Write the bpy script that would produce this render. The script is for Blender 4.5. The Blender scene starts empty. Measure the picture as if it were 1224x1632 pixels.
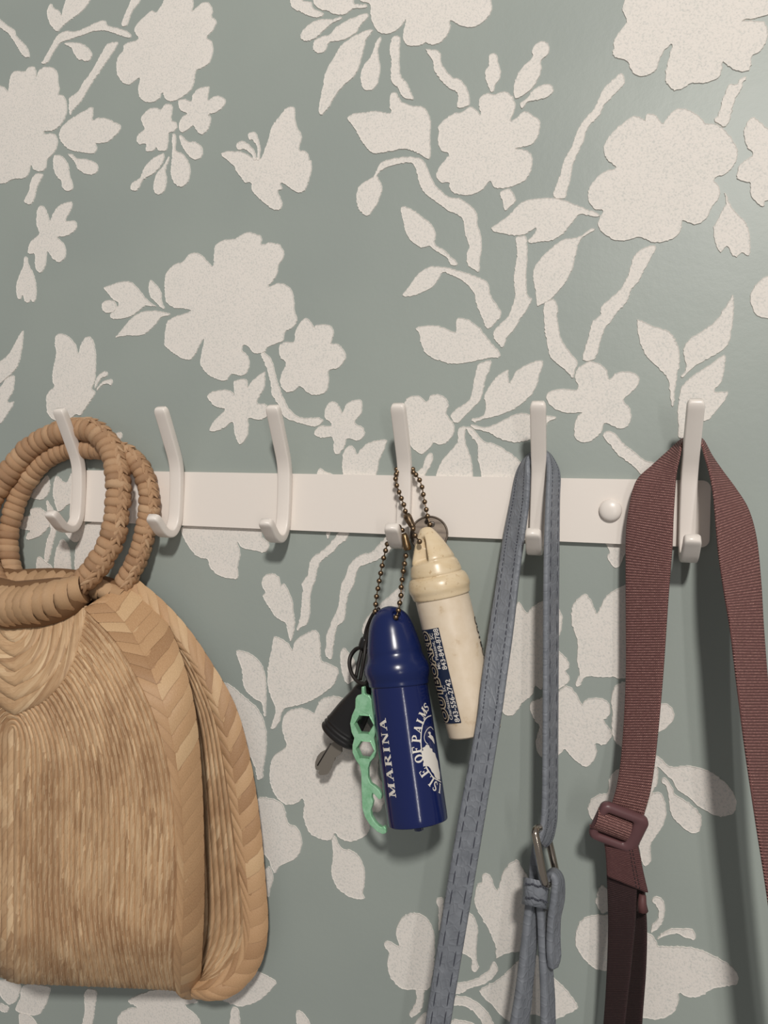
import bpy, math, random
from mathutils import Vector, Matrix
from mathutils.geometry import tessellate_polygon
random.seed(7)
scene = bpy.context.scene
C = scene.collection
S = 0.001                                   # everything below is measured in millimetres
W_PX, H_PX = 1224, 1632

# ---------------------------------------------------------------- camera
CAM = Vector((319.58, -379.72, -35.72)); YAW, PITCH, ROLL, FPX = .2984, .0383, .0444, 1126.46
_f = Vector((-math.sin(YAW)*math.cos(PITCH), math.cos(YAW)*math.cos(PITCH), math.sin(PITCH)))
_r = Vector((math.cos(YAW), math.sin(YAW), 0)); _u = _r.cross(_f)
RT = _r*math.cos(ROLL) + _u*math.sin(ROLL); UP = -_r*math.sin(ROLL) + _u*math.cos(ROLL); FW = _f
cam_d = bpy.data.cameras.new('camera'); cam = bpy.data.objects.new('camera', cam_d); C.objects.link(cam)
cam_d.sensor_fit = 'VERTICAL'; cam_d.sensor_height = 36; cam_d.lens = FPX*36/H_PX; cam_d.clip_start = .01
m3 = Matrix((RT, UP, -FW)).transposed()
cam.matrix_world = Matrix.Translation(CAM*S) @ m3.to_4x4()
scene.camera = cam

# ---------------------------------------------------------------- light
world = bpy.data.worlds.new('room_light'); scene.world = world; world.use_nodes = True
bg = world.node_tree.nodes['Background']; bg.inputs[0].default_value = (1, .97, .94, 1); bg.inputs[1].default_value = .21
def lamp(name, loc, watts, radius, col):
    l = bpy.data.lights.new(name, 'POINT'); l.energy = watts; l.shadow_soft_size = radius; l.color = col
    o = bpy.data.objects.new(name, l); C.objects.link(o); o.location = Vector(loc)*S; return o
highlight_d = bpy.data.lights.new('added_highlight_light', 'AREA'); highlight_d.shape = 'RECTANGLE'; highlight_d.size = .03; highlight_d.size_y = .5; highlight_d.energy = 1.7; highlight_d.color = (1, .96, .92)
highlight_o = bpy.data.objects.new('added_highlight_light', highlight_d); C.objects.link(highlight_o); highlight_o.location = Vector((860, -1250, -40))*S   # added upright strip light, unseen source, for the blue float's long highlight
highlight_o.rotation_euler = (Vector((225, -17, -130))*S-highlight_o.location).to_track_quat('-Z', 'Y').to_euler()
lamp('ceiling_bulb', (640, -1420, 900), 84, .085, (1, .955, .90))
scene.view_settings.view_transform = 'Standard'; scene.view_settings.look = 'None'
scene.view_settings.gamma = 1; scene.view_settings.exposure = 0; scene.view_settings.use_curve_mapping = False

# ---------------------------------------------------------------- helpers
def at(px, py, d):
    """point on the plane d millimetres in front of the wall that the photograph shows at (px, py)"""
    r = FW + RT*((px-612)/FPX) - UP*((py-816)/FPX)
    return CAM + r*((-d-CAM.y)/r.y)
def cr(pts, n, closed=False):
    """Catmull-Rom through tuples"""
    pts = [tuple(p) for p in pts]; m = len(pts); out = []
    for i in range(m if closed else m-1):
        if closed: a, b, c, d = pts[i-1], pts[i], pts[(i+1) % m], pts[(i+2) % m]
        else:
            b, c = pts[i], pts[i+1]
            a = pts[i-1] if i else tuple(2*x-y for x, y in zip(b, c)); d = pts[i+2] if i+2 < m else tuple(2*y-x for x, y in zip(b, c))
        for k in range(n):
            t = k/n
            out.append(tuple(.5*((2*q)+(-p+r)*t+(2*p-5*q+4*r-s)*t*t+(-p+3*q-3*r+s)*t**3) for p, q, r, s in zip(a, b, c, d)))
    if not closed: out.append(pts[-1])
    return out
def resample(pts, n):
    pts = [Vector(p) for p in pts]; L = [0]
    for a, b in zip(pts, pts[1:]): L.append(L[-1]+(b-a).length)
    out = []; j = 0
    for i in range(n):
        t = L[-1]*i/(n-1)
        while j < len(L)-2 and L[j+1] < t: j += 1
        out.append(pts[j].lerp(pts[j+1], (t-L[j])/max(1e-9, L[j+1]-L[j])))
    return out
def ss(x): x = min(1, max(0, x)); return x*x*(3-2*x)
def link(o, parent=None, label=None, cat=None, group=None, kind=None):
    C.objects.link(o)
    if parent: o.parent = parent
    for k, v in (('label', label), ('category', cat), ('group', group), ('kind', kind)):
        if v: o[k] = v
    return o
def mesh(name, verts, faces, mat, smooth=True, uvs=None):
    me = bpy.data.meshes.new(name)
    me.from_pydata([tuple(Vector(v)*S) for v in verts], [], faces); me.update()
    if mat: me.materials.append(mat)
    me.polygons.foreach_set('use_smooth', [smooth]*len(me.polygons))
    if uvs:
        ul = me.uv_layers.new(name='UVMap')
        for lp in me.loops: ul.data[lp.index].uv = uvs[lp.vertex_index]
    return me
def obj(name, me, parent=None, **k):
    return link(bpy.data.objects.new(name, me), parent, **k)
def thing(name, label, cat, loc, group=None):
    o = bpy.data.objects.new(name, None); o.empty_display_size = .01
    link(o, None, label, cat, group); o.location = Vector(loc)*S; return o
def put(o, root):
    """keep world-space vertices while the thing's Empty stands at its own base"""
    o.parent = root; o.matrix_parent_inverse = Matrix.Translation(-root.location) if root.parent is None else Matrix.Identity(4)
    return o
def grid(rows, closed_u=False, closed_v=False, cap=False):
    """rows: list of equal-length point lists -> verts, faces"""
    n, m = len(rows), len(rows[0]); v = [p for r in rows for p in r]; f = []
    for i in range(n if closed_u else n-1):
        for j in range(m if closed_v else m-1):
            a, b = i, (i+1) % n; c, d = j, (j+1) % m
            f.append((a*m+c, a*m+d, b*m+d, b*m+c))
    if cap:
        f.append(tuple(range(m))[::-1]); f.append(tuple((n-1)*m+j for j in range(m)))
    return v, f
def frames(path):
    """tangent + two normals along a path"""
    path = [Vector(p) for p in path]; out = []; ref = Vector((0, -1, 0))
    for i, p in enumerate(path):
        t = (path[min(i+1, len(path)-1)]-path[max(i-1, 0)]).normalized()
        n = ref - t*ref.dot(t)
        if n.length < 1e-3: n = t.orthogonal()
        n.normalize(); out.append((p, t, n, t.cross(n))); ref = n
    return out
def tube(path, rad, seg=10, rad2=None, closed=False):
    rows = []
    fr = frames(list(path)+[path[0], path[1]])[:len(path)] if closed else frames(path)
    for i, (p, t, n, b) in enumerate(fr):
        r = rad(i/(len(fr)-1)) if callable(rad) else rad; r2 = r if rad2 is None else rad2
        rows.append([p+n*(r*math.cos(a))+b*(r2*math.sin(a)) for a in (2*math.pi*k/seg for k in range(seg))])
    return grid(rows, closed_u=closed, closed_v=True, cap=not closed)
def ribbon(secs, thick, n=10, m=8, ext=None):
    """secs: (px,py,d, px,py,d) left and right edge; returns verts, faces, uvs and a surface function"""
    pts = []
    for s in secs:
        a, b = at(*s[:3]), at(*s[3:]); pts.append(tuple(a)+tuple(b))
    ps = cr(pts, n); A = [Vector(p[:3]) for p in ps]; B = [Vector(p[3:]) for p in ps]; N = len(ps)
    rows = []; uv = []; L = 0; nor = []
    for i in range(N):
        j, k = max(i-1, 0), min(i+1, N-1)
        t = ((A[k]+B[k])-(A[j]+B[j])).normalized(); w = B[i]-A[i]; nn = t.cross(w)
        if nn.length < 1e-6: nn = Vector((0, -1, 0))
        nn.normalize(); nor.append(nn)
    sg = -1 if nor[N//2].y > 0 else 1
    for i in range(N):
        if i: L += ((A[i]+B[i])-(A[i-1]+B[i-1])).length/2
        w = B[i]-A[i]; wl = w.length; h = thick/2; r = []
        e = min(.12, h/max(wl, .1))
        prof = [(k/m*(1-2*e)+e, 1) for k in range(m+1)]+[(1-.25*e, .55), (1-.25*e, -.55)]+[(1-(k/m*(1-2*e)+e), -1) for k in range(m+1)]+[(.25*e, -.55), (.25*e, .55)]
        for q, s in prof:
            r.append(A[i]+w*q+nor[i]*(sg*h*s)); uv.append((q*wl*S, L*S))
        rows.append(r)
    v, f = grid(rows, closed_v=True, cap=True)
    def surf(t, q, lift=0):
        x = max(0, min(N-1.001, t*(N-1))); i = int(x); u = x-i
        a = A[i].lerp(A[i+1], u); b = B[i].lerp(B[i+1], u); nn = nor[i].lerp(nor[i+1], u).normalized()
        return a.lerp(b, q)+nn*(sg*(thick/2+lift))
    return v, f, uv, surf, L
def extrude_poly(loops, d0, d1):
    """loops of (x,z) mm: outer first then holes; solid between depths d0 (wall side) and d1"""
    tri = tessellate_polygon([[Vector((x, z, 0)) for x, z in l] for l in loops])
    flat = [p for l in loops for p in l]; n = len(flat)
    v = [(x, -d1, z) for x, z in flat]+[(x, -d0, z) for x, z in flat]; f = []
    for t in tri:
        a, b, c = (Vector((flat[i][0], 0, flat[i][1])) for i in t)
        if (b-a).cross(c-a).y > 0: t = t[::-1]
        f.append(tuple(t)); f.append(tuple(i+n for i in reversed(t)))
    o = 0
    for l in loops:
        k = len(l)
        for i in range(k):
            j = (i+1) % k; f.append((o+i, o+j, n+o+j, n+o+i))
        o += k
    return v, f

# ---------------------------------------------------------------- materials
def lin(c):
    return tuple(((x/255)/12.92 if x/255 <= .04045 else ((x/255+.055)/1.055)**2.4) for x in c)+(1,)
def material(name, col, rough=.5, metal=0, spec=.5, coat=0):
    m = bpy.data.materials.new(name); m.use_nodes = True; b = m.node_tree.nodes['Principled BSDF']
    b.inputs['Base Color'].default_value = lin(col); b.inputs['Roughness'].default_value = rough
    b.inputs['Metallic'].default_value = metal; b.inputs['Specular IOR Level'].default_value = spec
    b.inputs['Coat Weight'].default_value = coat; b.inputs['Coat Roughness'].default_value = .08
    m.diffuse_color = lin(col)
    return m
class N:
    def __init__(s, m): s.t = m.node_tree; s.b = s.t.nodes['Principled BSDF']
    def new(s, kind, **k):
        n = s.t.nodes.new(kind)
        for a, v in k.items():
            if a in n.inputs: n.inputs[a].default_value = v
            else: setattr(n, a, v)
        return n
    def l(s, a, b): s.t.links.new(a, b)
    def coords(s, which='Object', scale=(1, 1, 1), rot=(0, 0, 0)):
        tc = s.new('ShaderNodeTexCoord'); mp = s.new('ShaderNodeMapping'); mp.inputs['Scale'].default_value = scale; mp.inputs['Rotation'].default_value = rot
        s.l(tc.outputs[which], mp.inputs[0]); return mp.outputs[0]
    def noise(s, vec, scale, detail=3, rough=.5):
        n = s.new('ShaderNodeTexNoise'); n.inputs['Scale'].default_value = scale; n.inputs['Detail'].default_value = detail; n.inputs['Roughness'].default_value = rough
        if vec: s.l(vec, n.inputs['Vector'])
        return n.outputs['Fac']
    def ramp(s, fac, *stops):
        r = s.new('ShaderNodeValToRGB'); e = r.color_ramp.elements
        while len(e) < len(stops): e.new(.5)
        for el, (p, c) in zip(e, stops): el.position = p; el.color = lin(c)
        s.l(fac, r.inputs[0]); return r.outputs[0]
    def mix(s, fac, a, b, mode='MIX'):
        n = s.new('ShaderNodeMix', data_type='RGBA', blend_type=mode)
        for i, v in ((0, fac), (6, a), (7, b)):
            if hasattr(v, 'is_linked'): s.l(v, n.inputs[i])
            else: n.inputs[i].default_value = v if i == 0 else lin(v)
        return n.outputs[2]
    def bump(s, h, strength, dist, prev=None):
        n = s.new('ShaderNodeBump'); n.inputs['Strength'].default_value = strength; n.inputs['Distance'].default_value = dist
        s.l(h, n.inputs['Height'])
        if prev: s.l(prev, n.inputs['Normal'])
        return n.outputs[0]
    def color(s, c): s.l(c, s.b.inputs['Base Color'])
    def normal(s, c): s.l(c, s.b.inputs['Normal'])

M = {}
# wall paint: grey-green satin, faint roller texture
M['wall'] = material('wall_paint', (155, 164, 158), .42, spec=.35); n = N(M['wall']); co = n.coords()
n.color(n.ramp(n.noise(co, 9, 2), (.35, (151, 159, 154)), (.65, (156, 164, 158))))
n.normal(n.bump(n.noise(co, 260, 4, .6), .12, .0006, n.bump(n.noise(co, 30, 2), .12, .002)))
# stencil paint: off white with pin holes of the wall colour
M['stencil'] = material('stencil_paint', (225, 219, 213), .7, spec=.2); n = N(M['stencil']); co = n.coords()
sp = n.noise(co, 900, 3, .65); big = n.noise(co, 60, 2)
n.color(n.mix(n.ramp(big, (.35, (0, 0, 0)), (.75, (150, 150, 150))), n.ramp(sp, (.28, (204, 203, 198)), (.5, (228, 222, 215))), n.ramp(sp, (.34, (190, 192, 187)), (.56, (222, 218, 211)))))
n.normal(n.bump(sp, .35, .0005))
M['white'] = material('white_powder_coat', (234, 226, 218), .32, spec=.45); n = N(M['white']); n.normal(n.bump(n.noise(n.coords(), 700, 2), .05, .0003))
# straw
def straw(name, dark, mid, light, rot=0):
    m = material(name, mid, .52, spec=.35); n = N(m)
    oi = n.new('ShaderNodeObjectInfo'); fib = n.noise(n.coords('Object', (60, 6, 6)), 3, 3)
    base = n.ramp(oi.outputs['Random'], (0, dark), (.35, mid), (.8, mid), (1, light))
    n.color(n.mix(.42, base, n.ramp(fib, (.3, dark), (.7, light)))); n.normal(n.bump(fib, .35, .05)); return m
M['straw_wrap'] = straw('straw_wrap', (150, 112, 82), (188, 148, 112), (212, 178, 142))
M['straw_sleeve'] = straw('straw_sleeve', (166, 130, 94), (198, 160, 122), (218, 184, 146))
def straw_flat(name, dark, mid, light):
    m = material(name, mid, .48, spec=.4); n = N(m)
    oi = n.new('ShaderNodeObjectInfo'); uv = n.coords('UV', (1, 1, 1))
    fib = n.noise(n.coords('UV', (250, 2600, 1)), 1, 3)
    base = n.ramp(oi.outputs['Random'], (0, dark), (.3, mid), (.75, mid), (1, light))
    n.color(n.mix(.3, base, n.ramp(fib, (.3, dark), (.7, light)))); n.normal(n.bump(fib, .3, .0006)); return m
M['straw_rim'] = straw_flat('straw_rim', (156, 116, 82), (191, 151, 112), (218, 186, 145))
def straw_braid(name, dark, mid, light):
    m = material(name, mid, .6, spec=.3); n = N(m)
    uv = n.coords('UV', (1, 1, 1)); sep = n.new('ShaderNodeSeparateXYZ'); n.l(uv, sep.inputs[0])
    sk = n.new('ShaderNodeMath', operation='MULTIPLY_ADD'); n.l(sep.outputs[1], sk.inputs[0]); sk.inputs[1].default_value = 1.6; n.l(sep.outputs[0], sk.inputs[2])
    cb = n.new('ShaderNodeCombineXYZ'); n.l(sk.outputs[0], cb.inputs[0]); n.l(sep.outputs[1], cb.inputs[1])
    oi = n.new('ShaderNodeObjectInfo'); ofs = n.new('ShaderNodeVectorMath', operation='ADD'); n.l(cb.outputs[0], ofs.inputs[0])
    c2 = n.new('ShaderNodeCombineXYZ'); n.l(oi.outputs['Random'], c2.inputs[0]); n.l(c2.outputs[0], ofs.inputs[1])
    br = n.new('ShaderNodeTexBrick'); n.l(ofs.outputs[0], br.inputs['Vector'])
    br.offset = 0; br.inputs['Scale'].default_value = 1; br.inputs['Brick Width'].default_value = .0075; br.inputs['Row Height'].default_value = .01
    br.inputs['Mortar Size'].default_value = .00016; br.inputs['Mortar Smooth'].default_value = .3; br.inputs['Bias'].default_value = .0
    br.inputs['Color1'].default_value = lin(mid); br.inputs['Color2'].default_value = lin(light); br.inputs['Mortar'].default_value = lin(dark)
    fib = n.noise(n.coords('UV', (300, 2200, 1)), 1, 3); patch = n.noise(n.coords('Object', (40, 40, 22)), 1, 4, .6)
    c = n.mix(.34, br.outputs['Color'], n.ramp(fib, (.3, dark), (.7, light)))
    vc = n.new('ShaderNodeTexVoronoi'); vc.inputs['Scale'].default_value = 1; vm = n.new('ShaderNodeMapping'); vm.inputs['Scale'].default_value = (115, 300, 1); n.l(ofs.outputs[0], vm.inputs[0]); n.l(vm.outputs[0], vc.inputs['Vector'])
    sc3 = n.new('ShaderNodeSeparateColor'); n.l(vc.outputs['Color'], sc3.inputs[0])
    c = n.mix(.55, c, n.ramp(sc3.outputs[0], (.05, dark), (.3, mid), (.7, mid), (.95, light)))
    c = n.mix(n.ramp(patch, (.47, (0, 0, 0)), (.60, (185, 185, 185))), c, dark)
    n.color(c)
    inv = n.new('ShaderNodeMath', operation='SUBTRACT'); inv.inputs[0].default_value = 1; n.l(br.outputs['Fac'], inv.inputs[1])
    n.normal(n.bump(inv.outputs[0], .5, .0006, n.bump(fib, .3, .0006))); return m
M['straw_braid'] = straw_braid('straw_braid', (152, 115, 83), (193, 157, 119), (225, 196, 158))
M['straw_thread'] = material('pale_straw_thread', (214, 184, 146), .6)
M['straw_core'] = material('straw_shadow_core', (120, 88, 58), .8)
# plastics
M['blue'] = material('blue_plastic', (21, 33, 84), .15, spec=.6)
n = N(M['blue']); n.normal(n.bump(n.noise(n.coords(), 120, 2), .03, .001))
M['blue_cap'] = material('blue_soft_vinyl', (23, 36, 84), .24, spec=.45)
M['cream'] = material('aged_cream_plastic', (218, 196, 164), .34, spec=.4); n = N(M['cream']); co = n.coords()
n.color(n.ramp(n.noise(co, 150, 4, .55), (.22, (192, 166, 132)), (.36, (221, 203, 178)), (.7, (229, 213, 191))))
M['cream_cap'] = material('aged_cream_vinyl', (218, 196, 160), .3, spec=.45); n = N(M['cream_cap']); co = n.coords()
n.color(n.mix(n.ramp(n.noise(co, 420, 3, .7), (.60, (0, 0, 0)), (.72, (200, 200, 200))), n.ramp(n.noise(n.coords('Object', (40, 40, 110)), 1, 4, .6), (.28, (190, 160, 116)), (.45, (218, 196, 160)), (.7, (226, 208, 178))), (166, 134, 92)))
M['print_white'] = material('white_print', (226, 220, 212), .5)
M['print_cream'] = material('cream_print', (206, 190, 164), .5)
M['print_black'] = material('black_print', (22, 22, 28), .4)
M['print_navy'] = material('navy_label', (28, 40, 66), .35)
M['brass'] = material('antique_brass', (112, 94, 76), .38, metal=1); n = N(M['brass']); n.color(n.ramp(n.noise(n.coords(), 500, 2), (.35, (70, 60, 50)), (.65, (142, 120, 96))))
M['brass_bright'] = material('worn_brass', (132, 110, 82), .34, metal=1)
M['nickel'] = material('brushed_steel', (96, 86, 77), .42, metal=.6); n = N(M['nickel']); n.color(n.ramp(n.noise(n.coords('Object', (30, 30, 200)), 3, 3), (.3, (78, 69, 61)), (.7, (108, 97, 86))))
M['chrome'] = material('chrome_wire', (190, 178, 165), .18, metal=1)
M['green'] = material('green_anodised', (160, 220, 176), .3, metal=.4); n = N(M['green']); n.color(n.ramp(n.noise(n.coords(), 240, 4, .7), (.3, (142, 206, 158)), (.6, (178, 232, 192))))
M['rubber'] = material('black_rubber', (30, 29, 30), .38)
M['cord'] = material('black_cord', (34, 29, 27), .5)
M['key_metal'] = material('dull_key_metal', (134, 127, 118), .45, metal=.45)
# leather
M['leather'] = material('blue_grey_leather', (128, 132, 142), .5, spec=.35); n = N(M['leather']); uv = n.coords('UV', (1, .75, 1))
vo = n.new('ShaderNodeTexVoronoi', feature='DISTANCE_TO_EDGE'); vo.inputs['Scale'].default_value = 330; n.l(uv, vo.inputs['Vector'])
rp = n.new('ShaderNodeMath', operation='MINIMUM'); n.l(vo.outputs['Distance'], rp.inputs[0]); rp.inputs[1].default_value = .16
n.color(n.ramp(n.noise(uv, 160, 3), (.3, (112, 116, 123)), (.7, (130, 134, 141))))
n.normal(n.bump(rp.outputs[0], .5, .002, n.bump(n.noise(uv, 500, 3), .25, .0006)))
M['leather_edge'] = material('grey_painted_edge', (118, 120, 124), .45)
M['stitch'] = material('dark_thread', (62, 64, 74), .7)
# webbing
def webbing(name, dark, light, su, sv, sheen):
    m = material(name, dark, .55, spec=.3); n = N(m); uv = n.coords('UV')
    sep = n.new('ShaderNodeSeparateXYZ'); n.l(uv, sep.inputs[0])
    def wv(axis, freq):
        a = n.new('ShaderNodeMath', operation='MULTIPLY'); n.l(sep.outputs[axis], a.inputs[0]); a.inputs[1].default_value = freq
        b = n.new('ShaderNodeMath', operation='SINE'); n.l(a.outputs[0], b.inputs[0]); return b.outputs[0]
    rw = wv(1, 2*math.pi/sv); cw = wv(0, 2*math.pi/su)
    pr = n.new('ShaderNodeMath', operation='MULTIPLY'); n.l(rw, pr.inputs[0]); n.l(cw, pr.inputs[1])
    ad = n.new('ShaderNodeMath', operation='MULTIPLY_ADD'); n.l(rw, ad.inputs[0]); ad.inputs[1].default_value = 1.0; n.l(pr.outputs[0], ad.inputs[2])
    h = n.new('ShaderNodeMapRange'); n.l(ad.outputs[0], h.inputs[0]); h.inputs[1].default_value = -1.6; h.inputs[2].default_value = 1.6
    nz = n.noise(n.coords('UV', (700, 1500, 1)), 1, 3, .7)
    mx = n.new('ShaderNodeMath', operation='MULTIPLY'); n.l(h.outputs[0], mx.inputs[0]); n.l(nz, mx.inputs[1])
    n.color(n.ramp(mx.outputs[0], (.12, dark), (.42, light), (.62, sheen))); n.normal(n.bump(h.outputs[0], .8, .0006)); return m
M['web'] = webbing('burgundy_webbing', (88, 58, 56), (146, 103, 98), .00085, .00125, (204, 160, 150))
M['web_dark'] = webbing('dark_maroon_webbing', (50, 34, 35), (66, 47, 47), .0006, .0008, (88, 66, 64))
M['web_smooth'] = webbing('brown_rose_webbing', (86, 56, 56), (108, 73, 72), .0006, .0008, (136, 98, 94))
M['web_plastic'] = material('matt_mauve_plastic', (100, 68, 70), .38)
M['web_thread'] = material('black_thread', (36, 24, 26), .8)

# ---------------------------------------------------------------- wall and its stencilled pattern
v, f = grid([[(-700, 0, -800), (1200, 0, -800)], [(-700, 0, 800), (1200, 0, 800)]])
v += [(x, 60, z) for x, _, z in v]; f = [(0, 1, 3, 2), (4, 6, 7, 5), (0, 2, 6, 4), (1, 5, 7, 3), (2, 3, 7, 6), (0, 4, 5, 1)]
wall = obj('wall_back', mesh('wall_back', v, f, M['wall'], False), label='grey-green painted wall stencilled with off-white flowers, leaves and butterflies', kind='structure')
TILES = dict(A=(0, 0, 4.08), B=(300, 0, 4.08), C=(600, 0, 4.08), D=(900, 0, 4.08), E=(0, 300, 4.08), F=(250, 350, 3.497), G=(600, 300, 4.08), H=(900, 280, 3.778),
             I=(600, 540, 4.08), J=(860, 520, 3.363), K=(0, 500, 5.1), L=(370, 830, 4.533), M=(360, 1080, 4.08), N=(360, 1332, 4.08), O=(600, 1350, 4.08), P=(860, 1060, 3.363),
             Q=(780, 1260, 3.825), R=(760, 860, 4.08), S=(900, 1350, 3.778), T=(0, 620, 3.825), U=(0, 1540, 2.782), V=(220, 620, 3.825), W=(540, 620, 3.825), X=(340, 150, 6.8), Z=(0, 0, 1))
KIND = dict(f='painted_flower', l='painted_leaf', b='painted_branch', u='painted_bud', y='painted_butterfly')
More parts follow.
